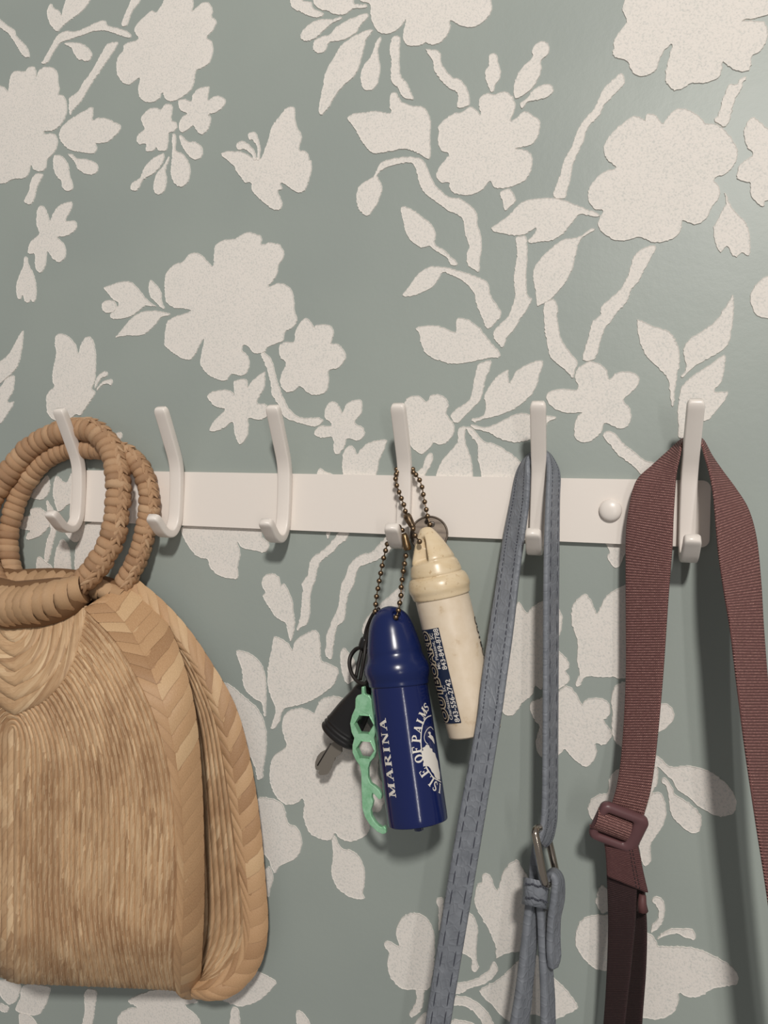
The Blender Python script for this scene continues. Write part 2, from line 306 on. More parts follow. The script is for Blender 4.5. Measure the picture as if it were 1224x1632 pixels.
# one line for each stencilled shape: tile, kind, outline points
MOTIFS = """
A b -60,90 0,125 50,165 95,195 110,235 160,285 185,325 195,370 165,375 130,335 95,275 60,225 0,180 -60,150
A l 330,25 350,50 385,70 402,100 410,60 430,0 440,-40 620,-40 590,0 545,65 490,110 430,155 395,190 375,208 340,180 315,130 307,75
A b 270,415 290,380 330,310 370,240 420,205 490,205 560,180 630,145 685,135 700,165 760,180 830,205 855,235 840,250 770,230 700,205 620,205 540,230 440,265 390,285 345,350 310,410
A l 420,290 440,278 510,278 560,298 590,330 600,360 585,395 555,402 535,390 515,395 485,355 465,315
A b 450,650 475,620 515,590 540,540 590,475 640,390 690,300 730,278 770,278 740,335 700,395 650,470 605,535 570,590 540,645 505,690 475,720 455,750
A f -80,560 0,558 40,575 55,602 62,540 75,490 105,462 165,465 185,440 215,432 235,455 240,498 255,460 290,437 345,440 375,475 380,530 388,590 380,612 410,622 432,660 437,720 420,780 390,820 340,853 290,855 295,870 350,870 375,900 375,950 350,1000 310,1040 300,1095 270,1118 225,1108 203,1078 190,1130 160,1162 85,1168 40,1192 -20,1195 -120,1180 -200,1050 -240,850 -200,650
A l 385,880 400,835 440,790 500,750 545,725 590,697 608,710 603,780 640,767 700,770 745,795 785,815 780,850 740,895 700,925 650,935 625,935 632,970 610,1000 540,993 480,985 430,960 395,915
A u 440,1003 465,1002 500,1028 550,1033 605,1048 637,1075 637,1110 610,1135 560,1132 510,1105 490,1060 460,1025
A u 350,1020 370,1008 410,1020 445,1070 455,1140 470,1180 475,1225 455,1245 425,1240 405,1215 400,1180 370,1150 350,1090
A b 230,1135 282,1132 260,1185 240,1230 230,1280 205,1330 165,1320 160,1300 190,1245 200,1190
A f 1020,80 985,70 940,110 890,160 875,205 900,255 815,285 800,335 770,370 757,430 765,490 800,540 840,553 880,525 913,510 900,570 905,620 935,660 990,668 1035,645 1058,605 1070,640 1105,662 1160,650 1224,605 1259,560 1274,470 1309,445 1354,420 1379,370 1387,310 1374,262 1346,245 1384,200 1409,140 1379,105 1386,70 1359,18 1319,18 1279,50 1249,75 1259,30 1240,-60 1170,-100 1100,-50 1060,20
A b 790,165 815,90 850,10 870,-40 930,-40 905,20 860,80 835,150 820,172
A f 920,770 945,730 1000,698 1050,712 1075,680 1110,678 1125,705 1115,775 1140,795 1153,830 1130,860 1100,870 1095,930 1080,980 1030,982 1020,965 990,985 950,985 950,940 905,940 890,905 910,865 942,840 925,805
A f 1160,660 1200,645 1245,660 1255,620 1290,580 1355,560 1362,580 1352,650 1400,625 1445,630 1470,660 1450,700 1400,738 1360,745 1375,770 1355,840 1320,878 1285,860 1260,820 1224,845 1185,865 1165,840 1168,800 1190,760 1220,740 1175,720
A u 1050,1002 1070,1005 1060,1060 1010,1125 935,1170 905,1225 875,1245 850,1230 860,1190 915,1155 935,1100 985,1040
A u 1095,1022 1102,1030 1080,1110 1088,1170 1070,1240 1040,1268 1005,1250 1000,1200 1020,1130 1055,1090
A u 1122,880 1135,870 1147,890 1145,975 1190,1000 1224,1050 1240,1110 1224,1185 1180,1218 1135,1195 1113,1130 1118,1040 1122,980
A u 1165,890 1180,880 1224,920 1265,922 1310,950 1322,1000 1290,1040 1250,1035 1215,1000 1190,960
X y 88,665 105,640 150,622 240,618 300,622 360,650 410,675 450,705 490,710 530,680 545,640 570,570 610,450 640,350 720,240 790,160 850,132 885,160 888,270 920,370 955,440 958,500 930,600 990,615 1030,650 1045,710 1065,730 1065,830 1045,910 1030,970 990,1050 940,1075 900,1065 830,1020 735,965 752,1030 700,1048 725,1110 748,1180 735,1240 690,1265 630,1250 560,1190 480,1120 420,1050 408,965 350,965 300,910 250,840 230,790 180,745
X y 248,570 265,530 310,508 370,530 420,580 460,650 470,715 440,715 420,670 370,620 320,598 290,610 260,600
X y 375,470 385,425 430,408 470,425 490,480 510,570 512,640 500,715 472,715 480,600 460,550 430,500 400,505
B u 660,0 650,-30 740,-30 750,5 800,15 815,55 875,80 875,105 830,118 780,105 740,85 680,55
B l 815,0 820,-50 1060,-50 1080,20 1110,28 1160,30 1155,55 1080,60 1040,85 1010,100 950,95 905,75 850,60 820,30
B u 732,225 760,185 820,140 880,125 940,125 990,108 1000,125 930,160 880,205 830,250 770,272 738,258
B u 812,295 830,258 880,235 925,225 960,180 1030,135 1100,105 1160,88 1172,110 1120,170 1095,215 1040,250 985,270 920,278 895,325 860,350 818,335
B l 1205,200 1160,260 1140,330 1115,430 1070,510 1000,570 950,640 910,710 870,747 850,735 855,670 875,570 895,470 945,380 985,310 1050,255 1130,210 1180,195
B u 1120,500 1140,430 1190,365 1215,290 1245,240 1256,250 1235,330 1248,420 1250,470 1224,560 1170,592 1130,570
C f -90,-60 -110,0 -60,25 -40,30 -38,110 -10,180 20,215 65,225 110,212 160,175 195,128 180,180 172,250 200,295 250,303 300,292 318,280 340,290 380,297 430,270 470,215 483,170 482,135 530,165 590,182 650,175 710,135 748,70 745,0 720,-100 500,-200 200,-180
C b 95,270 110,240 140,233 158,255 152,330 152,420 160,490 200,545 225,600 242,640 235,652 180,640 155,610 140,575 100,535 92,460 98,400 85,330
C b 318,325 340,320 410,335 420,400 440,440 490,500 540,515 580,555 600,610 610,680 575,700 540,708 522,690 530,640 525,605 480,580 430,540 400,500 375,460 365,400
C u 730,370 760,345 785,365 795,420 812,470 800,520 775,550 765,590 745,603 735,585 712,530 705,475 728,430
C u 1010,340 1030,295 1080,268 1115,285 1127,325 1110,365 1070,400 1075,450 1050,520 1010,580 960,620 905,642 892,600 900,530 940,450 1010,380
C u 933,685 945,665 980,640 1010,595 1060,560 1120,547 1150,570 1145,605 1100,640 1040,655 980,670 950,708
C l -190,770 -150,740 -100,735 0,722 95,738 85,690 90,620 118,597 140,620 160,655 220,685 300,695 335,735 355,790 350,900 355,1000 340,1038 310,1025 250,990 180,972 100,985 0,1000 -40,990 -90,930 -130,860 -170,800
C f 400,830 430,790 500,740 560,728 610,695 650,715 680,748 665,690 670,640 720,605 765,615 830,595 880,625 905,680 895,735 870,785 905,770 960,725 1010,745 1065,790 1060,850 1040,910 990,950 900,965 960,970 1005,1000 1015,1060 1000,1130 960,1180 900,1208 850,1222 800,1228 760,1218 738,1180 690,1235 620,1268 550,1270 500,1255 475,1225 470,1192 420,1190 390,1150 400,1100 440,1050 472,1002 425,985 398,930 405,870
C b -61,1408 -110,1370 -130,1300 -125,1240 -90,1190 -20,1150 0,1110 30,1060 100,1032 210,1020 290,1032 330,1090 360,1160 390,1210 420,1239 470,1279 550,1294 620,1344 655,1394 660,1464 685,1554 685,1614 672,1694 668,1769 640,1759 595,1724 585,1654 600,1599 575,1524 565,1439 530,1399 460,1369 380,1309 320,1264 285,1215 265,1140 240,1072 190,1062 100,1080 30,1112 8,1148 35,1200 35,1250 10,1320 -30,1380
D f 400,-60 390,0 375,70 400,140 370,190 325,250 315,320 320,370 400,400 430,460 460,490 510,502 560,485 600,450 620,385 650,330 690,297 700,300 665,410 655,490 660,540 700,585 750,587 790,565 830,545 900,545 960,530 1010,495 1025,440 1028,405 1070,440 1130,468 1190,465 1210,430 1216,367 1268,345 1310,270 1321,210 1298,146 1238,139 1163,136 1165,130 1238,124 1306,105 1351,82 1400,0 1380,-100 1100,-220 700,-220 450,-150
D b 375,478 388,545 340,600 280,665 250,690 235,740 180,800 140,850 135,885 105,960 75,1020 50,1090 40,1170 20,1224 0,1290 -75,1280 -60,1220 -30,1130 0,1030 40,960 70,880 110,800 180,720 210,670 250,580 310,520 350,485
D b 1160,505 1185,505 1155,545 1155,570 1110,650 1090,720 1075,780 1045,828 1000,810 968,785 1000,740 1025,650 1050,580 1070,550 1115,550 1135,520
D f 253,990 262,930 310,860 380,800 440,758 490,760 520,785 530,748 575,743 610,770 637,805 665,765 720,715 770,708 840,730 890,770 915,800 980,805 1030,835 1080,890 1115,950 1125,1000 1105,1070 1050,1130 972,1165 1004,1218 1007,1283 956,1353 918,1429 853,1463 799,1450 767,1434 761,1488 724,1542 659,1572 583,1580 518,1558 475,1544 410,1564 324,1564 248,1520 216,1472 227,1412 248,1371 194,1364 157,1315 151,1240 184,1186 250,1120 330,1095 300,1065 270,1035
Z f 1198,187 1212,194 1224,205 1250,215 1270,250 1255,300 1245,320 1222,320 1217,330 1205,323 1196,310 1196,293 1190,291 1175,285 1176,268 1186,255 1200,247 1190,235 1185,215 1188,200
H u 962,108 975,115 1000,180 1040,230 1085,275 1110,330 1118,400 1115,475 1095,483 1070,465 1035,492 1005,480 985,430 970,430 940,465 915,440 897,370 900,310 940,220 970,170
H f 1224,605 1180,630 1135,680 1115,735 1130,800 1160,845 1210,862 1280,850 1320,760 1300,650
H b 535,418 550,440 520,500 480,570 445,640 400,690 375,760 330,810 290,865 240,930 215,1000 200,1060 180,1105 110,1113 120,1040 150,940 165,880 210,845 220,790 260,750 320,700 355,650 390,570 410,500 450,450
J l 522,-34 545,-30 606,-2 680,20 725,65 748,130 752,190 742,250 730,310 720,420 705,425 697,350 683,280 635,225 580,170 545,110 528,40
H l 1015,720 1018,800 1010,900 990,1000 940,1060 870,1100 790,1145 740,1190 705,1222 698,1205 730,1160 720,1100 715,1040 750,985 820,940 900,880 960,800 1000,735
J l 985,155 998,165 990,240 975,300 935,350 1010,352 990,400 940,465 900,505 870,510 850,560 810,600 745,600 745,540 738,480 745,400 755,340 790,290 850,245 920,200
J b 20,-105 32,-128 74,-145 98,-110 94,-48 105,20 120,75 165,140 205,190 192,230 178,280 150,250 100,208 58,172 42,110 30,40 22,-40
J f 35,375 60,345 130,333 205,338 190,270 210,220 270,188 330,205 360,240 375,285 410,250 470,243 525,260 533,300 500,350 450,395 485,440 492,490 470,540 420,550 350,520 330,570 280,615 230,625 190,600 185,540 205,480 225,462 150,468 85,445 45,410
J b 340,590 360,562 400,570 460,635 520,680 560,715 625,735 700,780 700,850 600,840 540,790 480,735 420,690 370,630
E f 240,170 250,130 275,110 300,140 328,205 350,160 390,110 460,88 472,110 455,160 428,212 480,210 503,235 490,275 440,310 375,320 410,350 430,400 425,450 385,483 340,455 310,415 300,490 280,540 255,548 230,510 228,430 195,430 183,410 200,350 255,300 240,240
E u 160,455 170,440 180,455 190,500 220,560 238,640 235,720 215,742 203,725 190,745 165,740 150,700 130,725 112,700 108,630 130,560 155,500
E l 675,650 700,635 790,608 850,610 890,640 930,690 970,735 1018,770 950,768 915,790 870,825 820,845 740,852 718,835 725,810 775,755 740,730 705,690
E u 663,770 675,740 710,727 745,735 760,765 748,800 710,813 675,803
E l 985,597 1020,630 1050,680 1055,740 1073,780 1055,782 1010,740 975,700 968,640 975,605
E l 752,970 800,910 850,850 920,805 1000,795 1060,805 1108,815 1100,828 1050,840 1010,890 950,945 900,960 830,962 775,968
K l 190,140 193,160 180,290 150,420 110,475 60,520 0,570 -80,600 -120,500 -60,420 20,375 80,320 130,230 170,160
K l 0,600 50,530 115,500 118,560 105,640 60,715 115,715 110,740 60,820 20,880 -10,895 -120,880 -150,700
K y 455,185 485,160 540,175 590,215 625,270 640,325 655,265 690,200 725,185 760,220 778,290 782,380 780,480 770,560 750,610 780,640 745,700 690,780 655,830 620,820 580,850 500,870 440,865 390,815 380,740 378,680 400,630 445,590 430,550 430,480 445,400 460,320 448,240
K y 770,608 775,560 800,505 845,470 875,475 872,510 835,520 805,555 782,600
K y 785,632 800,590 840,550 900,530 918,555 905,585 880,570 845,575 815,600
K l 935,975 990,965 995,1000 975,1040 985,1100 1040,1110 1045,1160 960,1150 930,1060
F f 45,340 60,290 100,250 145,235 180,195 220,185 255,200 290,240 315,258 320,180 330,140 380,112 440,105 500,72 570,85 587,110 585,138 640,127 690,145 710,185 700,230 680,250 670,310 622,375 660,358 710,358 750,390 765,440 770,510 785,555 760,600 715,630 705,675 660,695 615,715 600,740 545,748 510,710 485,700 478,730 510,760 517,810 500,860 470,872 420,862 390,895 355,898 300,875 255,830 242,790 255,720 265,665 240,700 210,760 180,783 120,765 50,710 43,680 52,590 80,550 190,510 140,498 90,490 50,450
F b 580,750 600,740 640,780 660,850 680,920 710,1000 745,1060 800,1100 850,1105 900,1103 930,1120 890,1155 830,1145 770,1128 715,1105 690,1060 670,1020 640,970 635,920 615,840
F f 685,700 720,680 765,680 770,630 800,575 825,550 850,560 880,600 890,588 950,585 985,610 985,650 972,690 1010,692 1050,740 1050,780 1010,830 960,845 960,900 945,960 890,982 840,965 800,930 770,955 720,962 690,920 695,860 720,805 690,770 682,730
F f 282,985 310,960 380,948 420,960 435,980 428,920 440,895 490,888 508,910 508,935 540,890 600,848 605,870 600,940 560,1018 610,1030 630,1080 600,1110 560,1118 512,1110 510,1190 470,1255 435,1200 425,1130 380,1160 330,1180 295,1175 320,1120 380,1060 330,1045 295,1010
F f 935,1080 950,1030 985,1012 1020,1045 1035,1075 1060,1025 1120,1000 1145,1015 1140,1080 1105,1130 1150,1160 1158,1205 1120,1235 1062,1222 1045,1270 1005,1312 985,1280 980,1215 930,1218 885,1205 880,1180 910,1150 960,1150 975,1138 940,1110
W l 25,520 25,400 45,360 75,340 100,370 112,395 150,350 200,320 290,310 285,350 250,430 230,520 200,600 60,600
V l 1088,530 1105,483 1140,500 1200,530 1200,570 1090,570
G l 158,140 175,118 220,130 290,180 360,235 385,300 382,360 400,380 440,400 490,450 528,485 520,505 480,500 465,465 420,430 370,400 340,380 290,388 230,350 195,300 175,230
G l 170,690 210,640 260,570 320,520 380,508 460,515 550,540 640,570 710,600 735,640 735,670 770,740 805,790 812,830 770,880 735,917 705,900 690,850 650,760 635,690 600,640 540,590 470,560 430,550 400,600 370,640 300,680 240,700 185,708
G l 255,910 310,895 390,893 450,910 515,935 515,870 540,843 600,855 670,905 720,970 770,1030 805,1070 800,1105 740,1105 650,1125 560,1140 490,1145 430,1130 360,1105 310,1060 290,1010 280,950
G l 745,260 800,220 870,170 910,120 970,80 1060,65 1150,65 1224,80 1343,124 1445,167 1440,188 1386,183 1321,172 1278,221 1224,286 1190,315 1130,345 1060,350 1010,362 985,345 1020,300 1040,262 1000,280 960,305 900,308 840,300 770,285
G b 800,35 830,10 870,5 895,40 908,80 880,115 835,148 825,100
G b 903,330 930,315 975,315 980,380 982,470 975,560 985,690 1012,720 990,770 960,820 925,870 890,930 850,970 835,1020 815,1035 780,1000 760,965 770,920 820,870 860,830 880,770 900,700 893,590 905,480 912,400
G l 1224,330 1160,370 1090,430 1030,510 1018,590 1035,670 1040,760 1060,765 1130,725 1190,665 1230,615 1267,545 1300,426 1316,361 1343,323 1418,275 1420,259 1386,269 1332,307 1289,322
I b 655,180 680,155 745,143 740,190 715,250 700,310 680,390 640,440 580,500 520,550 480,500 530,450 590,410 615,370 635,260
I l 615,530 630,515 680,505 705,480 710,430 700,380 720,330 780,250 850,198 858,230 865,290 900,220 970,170 1050,140 1085,150 1065,220 1030,330 980,390 910,450 840,485 760,510 690,525 640,545
I l 610,565 625,555 700,575 760,560 820,530 880,500 950,483 1000,490 1060,500 1120,500 1165,508 1160,525 1120,540 1090,590 1040,640 980,665 900,675 830,660 780,640 740,615 690,600 640,588
I f 180,420 200,385 240,370 290,378 328,410 350,370 405,360 450,385 472,430 455,475 470,510 500,545 508,590 490,640 450,680 410,690 370,680 350,710 300,750 260,735 230,710 200,650 150,600 120,520 150,460
I b 260,870 300,830 315,780 340,745 365,745 370,780 350,830 320,880 300,950 250,950
I l 532,590 560,568 585,575 575,650 600,730 622,800 628,890 628,960 390,960 390,880 420,800 480,730 525,670
I l 582,590 600,570 640,600 700,665 760,680 830,715 890,755 950,820 920,870 900,900 880,960 690,960 680,880 660,780 655,690 620,640
V l 265,870 300,820 420,810 600,810 740,815 760,900 800,940 780,995 700,985 630,965 608,930 625,1010 610,1080 612,1150 580,1160 500,1140 440,1090 425,1040 380,1030 330,990
L u 215,460 225,410 260,383 310,383 345,415 352,465 380,452 410,510 435,570 445,650 455,750 432,860 415,862 400,790 380,735 320,700 270,630 230,570 220,535 240,520
L b 790,60 845,65 830,130 770,180 730,225 650,290 620,340 605,420 580,490 565,560 565,650 545,740 500,770 470,795 470,770 490,700 500,600 510,500 505,450 545,390 555,320 580,265 640,225 710,160
L b 1130,100 1080,150 1010,220 930,245 870,290 840,330 820,400 785,470 775,560 760,640 720,720 695,790 680,830 680,900 670,945 690,990 720,998 728,940 740,860 760,770 810,720 825,620 840,540 880,460 910,350 960,320 1060,280 1140,220 1160,160
L u 680,85 710,85 700,115 690,133
L f 300,850 325,838 380,865 420,900 437,940 450,875 500,830 560,800 605,788 630,830 640,920 645,1005 700,1030 765,1070 765,1120 755,1140 733,1189 666,1244 577,1300 488,1333 399,1350 360,1389 344,1455 299,1505 279,1494 299,1433 313,1355 277,1266 260,1200 255,1133 260,1050 280,950
L l 30,945 50,935 110,950 170,985 215,1040 240,1110 248,1200 248,1300 245,1400 240,1418 228,1405 215,1320 170,1290 110,1240 80,1180 70,1080 45,1000
L l 780,965 800,918 830,935 860,975 900,1050 900,1120 870,1160 835,1180 800,1120 785,1040
L l 940,780 980,690 1060,610 1130,545 1200,485 1240,470 1240,560 1200,650 1150,750 1050,830 960,830
M l 0,35 60,70 130,130 200,190 240,260 265,360 262,480 245,600 240,655 205,660 195,600 150,500 80,400 -40,200 -60,60
M f 590,195 610,150 650,128 720,120 780,140 850,200 960,350 1000,480 990,620 1030,700 1030,800 1000,870 950,880 930,1000 870,1050 800,1065 740,1045 712,1005 690,1050 640,1055 570,1030 530,980 505,900 510,820 498,785 470,815 410,828 350,800 310,740 285,660 290,560 320,500 390,450 380,390 365,330 370,270 410,215 480,195 540,210 570,230
M f 210,785 270,780 330,795 380,840 405,940 460,970 495,1040 490,1120 450,1180 370,1218 340,1245 318,1275 300,1250 285,1200 250,1150 150,1100 120,900
N l 265,205 285,200 310,265 290,350 275,400 240,330 240,250
N l 690,20 710,0 730,40 755,80 820,95 870,140 900,210 905,300 890,370 905,405 870,413 800,395 730,345 695,280 685,210 697,130
N l 0,1030 60,980 170,875 250,900 325,945 310,985 250,1045 190,1085 105,1108 30,1090 -40,1060
N l 25,1224 35,1130 55,1110 85,1135 95,1224 90,1300 30,1300
N l 455,1160 465,1135 485,1138 520,1170 550,1224 560,1300 470,1300 460,1220
O f 50,625 65,608 110,622 148,640 130,580 130,530 165,460 230,425 300,440 350,490 375,560 380,620 380,700 370,800 340,920 250,925 180,925 120,885 80,820 70,750 80,680 60,660
O b 255,920 312,920 305,1010 290,1060 260,1090 225,1105 213,1080 245,1030 262,980
O l 385,350 400,330 435,332 435,400 420,500 405,545 402,450 405,400
O l 605,425 640,460 660,530 655,620 650,720 665,780 645,815 615,790 620,730 580,700 540,670 520,560 560,440
O l 690,180 715,167 750,195 765,250 785,280 805,220 830,150 880,95 920,85 945,130 985,195 1000,280 1000,450 990,600 940,675 850,690 780,722 770,650 740,560 690,470 640,370 640,300 655,240 680,232
O b 750,755 765,742 780,760 788,800 760,850 700,890 620,915 550,950 480,950 480,900 540,880 610,868 690,830 735,790
Q l -61,1220 -20,1190 60,1145 130,1080 200,1020 300,1005 340,1080 400,1145 450,1190 500,1250 540,1310 530,1335 460,1370 400,1395 300,1370 240,1365 180,1380 135,1412 70,1370 20,1310 -30,1265
O b 480,980 540,968 610,980 670,1020 720,1070 750,1120 765,1160 770,1250 700,1250 690,1150 650,1090 590,1040 520,1030 470,1030
O l 480,1130 560,1128 620,1140 660,1180 640,1250 470,1250
O l 245,1150 280,1110 320,1075 350,1130 320,1250 230,1250
P f -54,225 -30,190 20,175 60,180 95,145 150,110 190,145 228,210 240,190 290,175 340,180 375,210 378,260 345,300 380,340 385,385 350,428 300,420 308,465 285,520 250,545 200,520 160,480 135,450 95,490 30,500 -10,470 -20,400 0,330 -30,290
P f 383,200 395,130 430,95 500,90 560,150 640,200 690,210 720,250 715,300 660,350 600,380 500,440 430,435 395,390 385,330 390,260
R l 265,405 290,425 325,475 360,440 425,400 480,410 535,455 558,510 550,590 525,640 480,700 440,800 425,970 380,950 360,1010 300,1060 250,1130 210,1147 160,1110 150,950 180,700 230,500
R l 520,715 560,745 600,800 595,840 580,855 605,905 570,950 525,975 470,980 435,968 450,800 490,725
R l 615,460 640,400 705,352 745,400 780,480 800,440 850,360 930,310 1010,300 1040,500 1030,850 950,905 880,895 800,895 720,890 690,910 675,950 645,955 645,920 665,870 650,780 655,670 620,560
R u 840,0 860,80 845,110 870,160 900,183 930,170 960,100 990,60 960,0
P f 260,790 265,740 300,700 365,680 370,620 400,575 450,545 520,520 600,530 635,560 630,640 605,680 560,800 450,850 330,860 280,830
P l 600,690 640,680 670,720 680,790 665,850 630,910 595,965 600,1040 575,1075 550,1060 530,960 545,860 570,760
P l 650,620 665,600 690,620 715,660 725,690 790,730 860,795 868,860 845,900 800,895 740,845 700,790 690,700 680,650
P l 590,480 640,490 680,530 720,548 780,537 880,555 960,600 1030,670 1055,740 1040,790 980,813 920,795 860,765 800,710 740,670 710,620 670,580 630,545 590,540
S y 505,515 555,570 560,592 640,595 750,600 850,630 950,680 1020,735 1048,780 1030,825 960,838 890,850 830,890 770,905 720,895 688,875 685,930 660,990 580,1033 480,1030 400,1000 350,850 400,600 450,530
S y 520,325 545,295 585,310 605,360 595,430 570,480 520,515 525,465 555,440 560,380 545,345
S y 555,555 580,520 640,490 720,488 770,495 790,530 780,558 740,550 710,540 680,520 620,530 575,550
S f 68,520 90,450 150,412 230,408 330,420 380,500 370,640 300,730 200,738 140,700 90,640 65,590
S l 220,230 190,300 185,330 210,385 240,400 280,350 270,270
T l 190,640 240,580 290,525 305,570 300,630 260,675 200,665
T l 325,610 345,530 390,565 415,560 440,510 470,600 450,690 410,710 360,748 335,690
T f 125,830 150,780 190,770 185,735 230,722 270,740 310,790 300,840 240,900 165,918 170,880 190,865 135,855
T b 283,680 295,685 330,750 345,850 330,920 310,1000 295,1055 270,1040 285,930 310,850 290,740
T l 228,1030 290,1060 320,1090 330,1150 300,1250 230,1250
T l 330,1090 345,980 380,915 420,960 432,1050 440,1150 420,1250 340,1250
T l 455,1150 460,980 490,920 520,830 640,800 660,900 610,1000 600,1150 580,1250 460,1250
T l 400,880 460,935 510,880 515,800 440,860
U l 0,60 85,75 90,110 75,150 40,170 0,120
U l 110,80 220,90 220,120 205,170 170,215 110,210 70,190 90,140
U l 0,165 38,180 30,205 0,195 -40,180
U l 85,210 130,215 165,256 150,290 100,290
U b 378,110 428,110 420,200 408,260 380,300 360,290 375,200
U f 520,256 530,215 570,185 610,180 570,150 700,100 820,120 880,158 820,172 860,205 890,256 860,320 530,320
"""
def build_motifs():
    rng = random.Random(3)
    for ln in MOTIFS.strip().split('\n'):
        w = ln.split(); x0, y0, sc = TILES[w[0]]
        P = [tuple(map(float, q.split(','))) for q in w[2:]]
        P = [at(x0+x/sc, y0+y/sc, 0) for x, y in P]; P = [(p.x, p.z) for p in P]
        if sum(a[0]*b[1]-b[0]*a[1] for a, b in zip(P, P[1:]+P[:1])) < 0: P = P[::-1]
        # smooth, then resample and roughen the edge a little
        sm = cr(P, 6, True); rs = resample([(x, 0, z) for x, z in sm]+[(sm[0][0], 0, sm[0][1])], max(16, int(sum(math.dist(a, b) for a, b in zip(sm, sm[1:]))/1.0)))[:-1]
        Q = [(p.x+rng.gauss(0, .16), p.z+rng.gauss(0, .16)) for p in rs]; k = len(Q)
        h = .22+rng.random()*.12; ring = [[], [], []]
        for i in range(k):
            a, b, c = Q[i-1], Q[i], Q[(i+1) % k]
            tx, tz = c[0]-a[0], c[1]-a[1]; l = math.hypot(tx, tz) or 1; nx, nz = -tz/l, tx/l
            ring[0].append((b[0], 0, b[1])); ring[1].append((b[0]+nx*.22, -(h+.22), b[1]+nz*.22)); ring[2].append((b[0]+nx*.65, -h, b[1]+nz*.65))
        v, f = grid(ring, closed_v=True); f = [g[::-1] for g in f]
        base = 2*k
        for t in tessellate_polygon([[Vector((p[0], p[2], 0)) for p in ring[2]]]):
            a, b, c = (Vector(ring[2][i]) for i in t)
            if (b-a).cross(c-a).y > 0: t = t[::-1]
            f.append(tuple(base+i for i in t))
        nm = KIND[w[1]]; me = mesh(nm, v, f, M['stencil'], False)
        obj(nm, me, wall)
build_motifs()

# ---------------------------------------------------------------- hook rail
rack = thing('coat_rack', 'white metal wall rail with six double hooks', 'coat rack', (180, 0, -33))
def rounded_rect(x0, x1, z0, z1, r, n=6):
    out = []
    for cx, cz, a0 in ((x1-r, z1-r, 0), (x0+r, z1-r, 90), (x0+r, z0+r, 180), (x1-r, z0+r, 270)):
        out += [(cx+r*math.cos(math.radians(a0+90*k/n)), cz+r*math.sin(math.radians(a0+90*k/n))) for k in range(n+1)]
    return out
v, f = extrude_poly([rounded_rect(-8.5, 370.5, -32.9, 0, 4)], 0, 3)
o = put(obj('rail', mesh('rail', v, f, M['white'], False)), rack)
b = o.modifiers.new('bevel', 'BEVEL'); b.width = .0005; b.segments = 2; b.limit_method = 'ANGLE'
HOOK = [(27.2, 35.2), (25, 31.8), (22, 27.3), (16.8, 19.2), (12, 11.6), (9.2, 6.6), (7.2, 1), (6.2, -6), (5.6, -14), (5.4, -22), (5.6, -28), (6.9, -33), (9.8, -36.8), (14, -38.1), (18.6, -37), (22.6, -34), (26.4, -30.8), (29.4, -28.6)]
def hook_mesh():
    path = cr(HOOK, 3); rows = []; k = len(path); hw, ht = 3.85, 2.45
    for i, (p, z) in enumerate(path):
        a, b = path[max(i-1, 0)], path[min(i+1, k-1)]; tp, tz = b[0]-a[0], b[1]-a[1]; l = math.hypot(tp, tz); tp /= l; tz /= l
        npp, nz = -tz, tp
        # rounded rectangle section, narrowed at both tips
        e = min(i, k-1-i); s = (.74, .92, .99)[e] if e < 3 else 1; r = .85
        sec = []
        for cx, ct, a0 in ((hw*s-r, ht*s-r, 0), (-hw*s+r, ht*s-r, 90), (-hw*s+r, -ht*s+r, 180), (hw*s-r, -ht*s+r, 270)):
            for q in range(4):
                an = math.radians(a0+30*q); x = cx+r*math.cos(an); t = ct+r*math.sin(an)
                sec.append((x, -(p+npp*t), z+nz*t))
        rows.append(sec)
    return mesh('hook', *grid(rows, closed_v=True, cap=True), M['white'])
hm = hook_mesh()
for i in range(6):
    h = obj('hook', hm, rack); h.location = Vector((i*72, 0, 0))*S - rack.location
def dome(r, h, n=24, m=6):
    rows = [[(r*math.cos(a)*math.cos(t), -h*math.sin(a), r*math.cos(a)*math.sin(t)) for t in (2*math.pi*k/n for k in range(n))] for a in (math.pi/2*j/m*.99 for j in range(m+1))]
    rows.insert(0, [(x, 0, z) for x, _, z in rows[0]]); rows[1:] = [[(x, y-1.2, z) for x, y, z in r_] for r_ in rows[1:]]
    return mesh('screw_cap', *grid(rows, closed_v=True, cap=True), M['white'])
dm = dome(5.6, 2.4)
for x in (324, 34):
    c = obj('screw_cap', dm, rack); c.location = Vector((x, -3, -16))*S - rack.location

# ---------------------------------------------------------------- straw bag
bag = thing('straw_bag', 'woven straw handbag with round wrapped handles hanging from the first hook', 'bag', (10, -30, -300))
AX = 22
def dF(px, py):
    c = (px-AX)/263; d = 56-10*c*c - 24*ss((1120-py)/190); t = max(0, (py-1480)/100); return d-20*t*t
def axis_x(py, d): return at(AX, py, d).x
def sym(right):
    """right-half points (world, px-row) -> whole run, mirrored about the bag's axis"""
    left = [Vector((2*ax-p.x, p.y, p.z)) for p, ax in right]
    return left[:0:-1]+[p for p, _ in right]
INNER = [(22, 930), (85, 938), (140, 968), (190, 1020), (225, 1080), (255, 1150), (275, 1230), (285, 1320), (286, 1430), (281, 1530), (284, 1578)]
OUTER = [(x-6, y) for x, y in [(150, 915), (205, 930), (235, 952), (260, 988), (284, 1045), (303, 1115), (313, 1185), (319, 1265), (322, 1350), (323, 1430), (321, 1500), (318, 1560), (312, 1592)]]
IN = cr(INNER, 5)
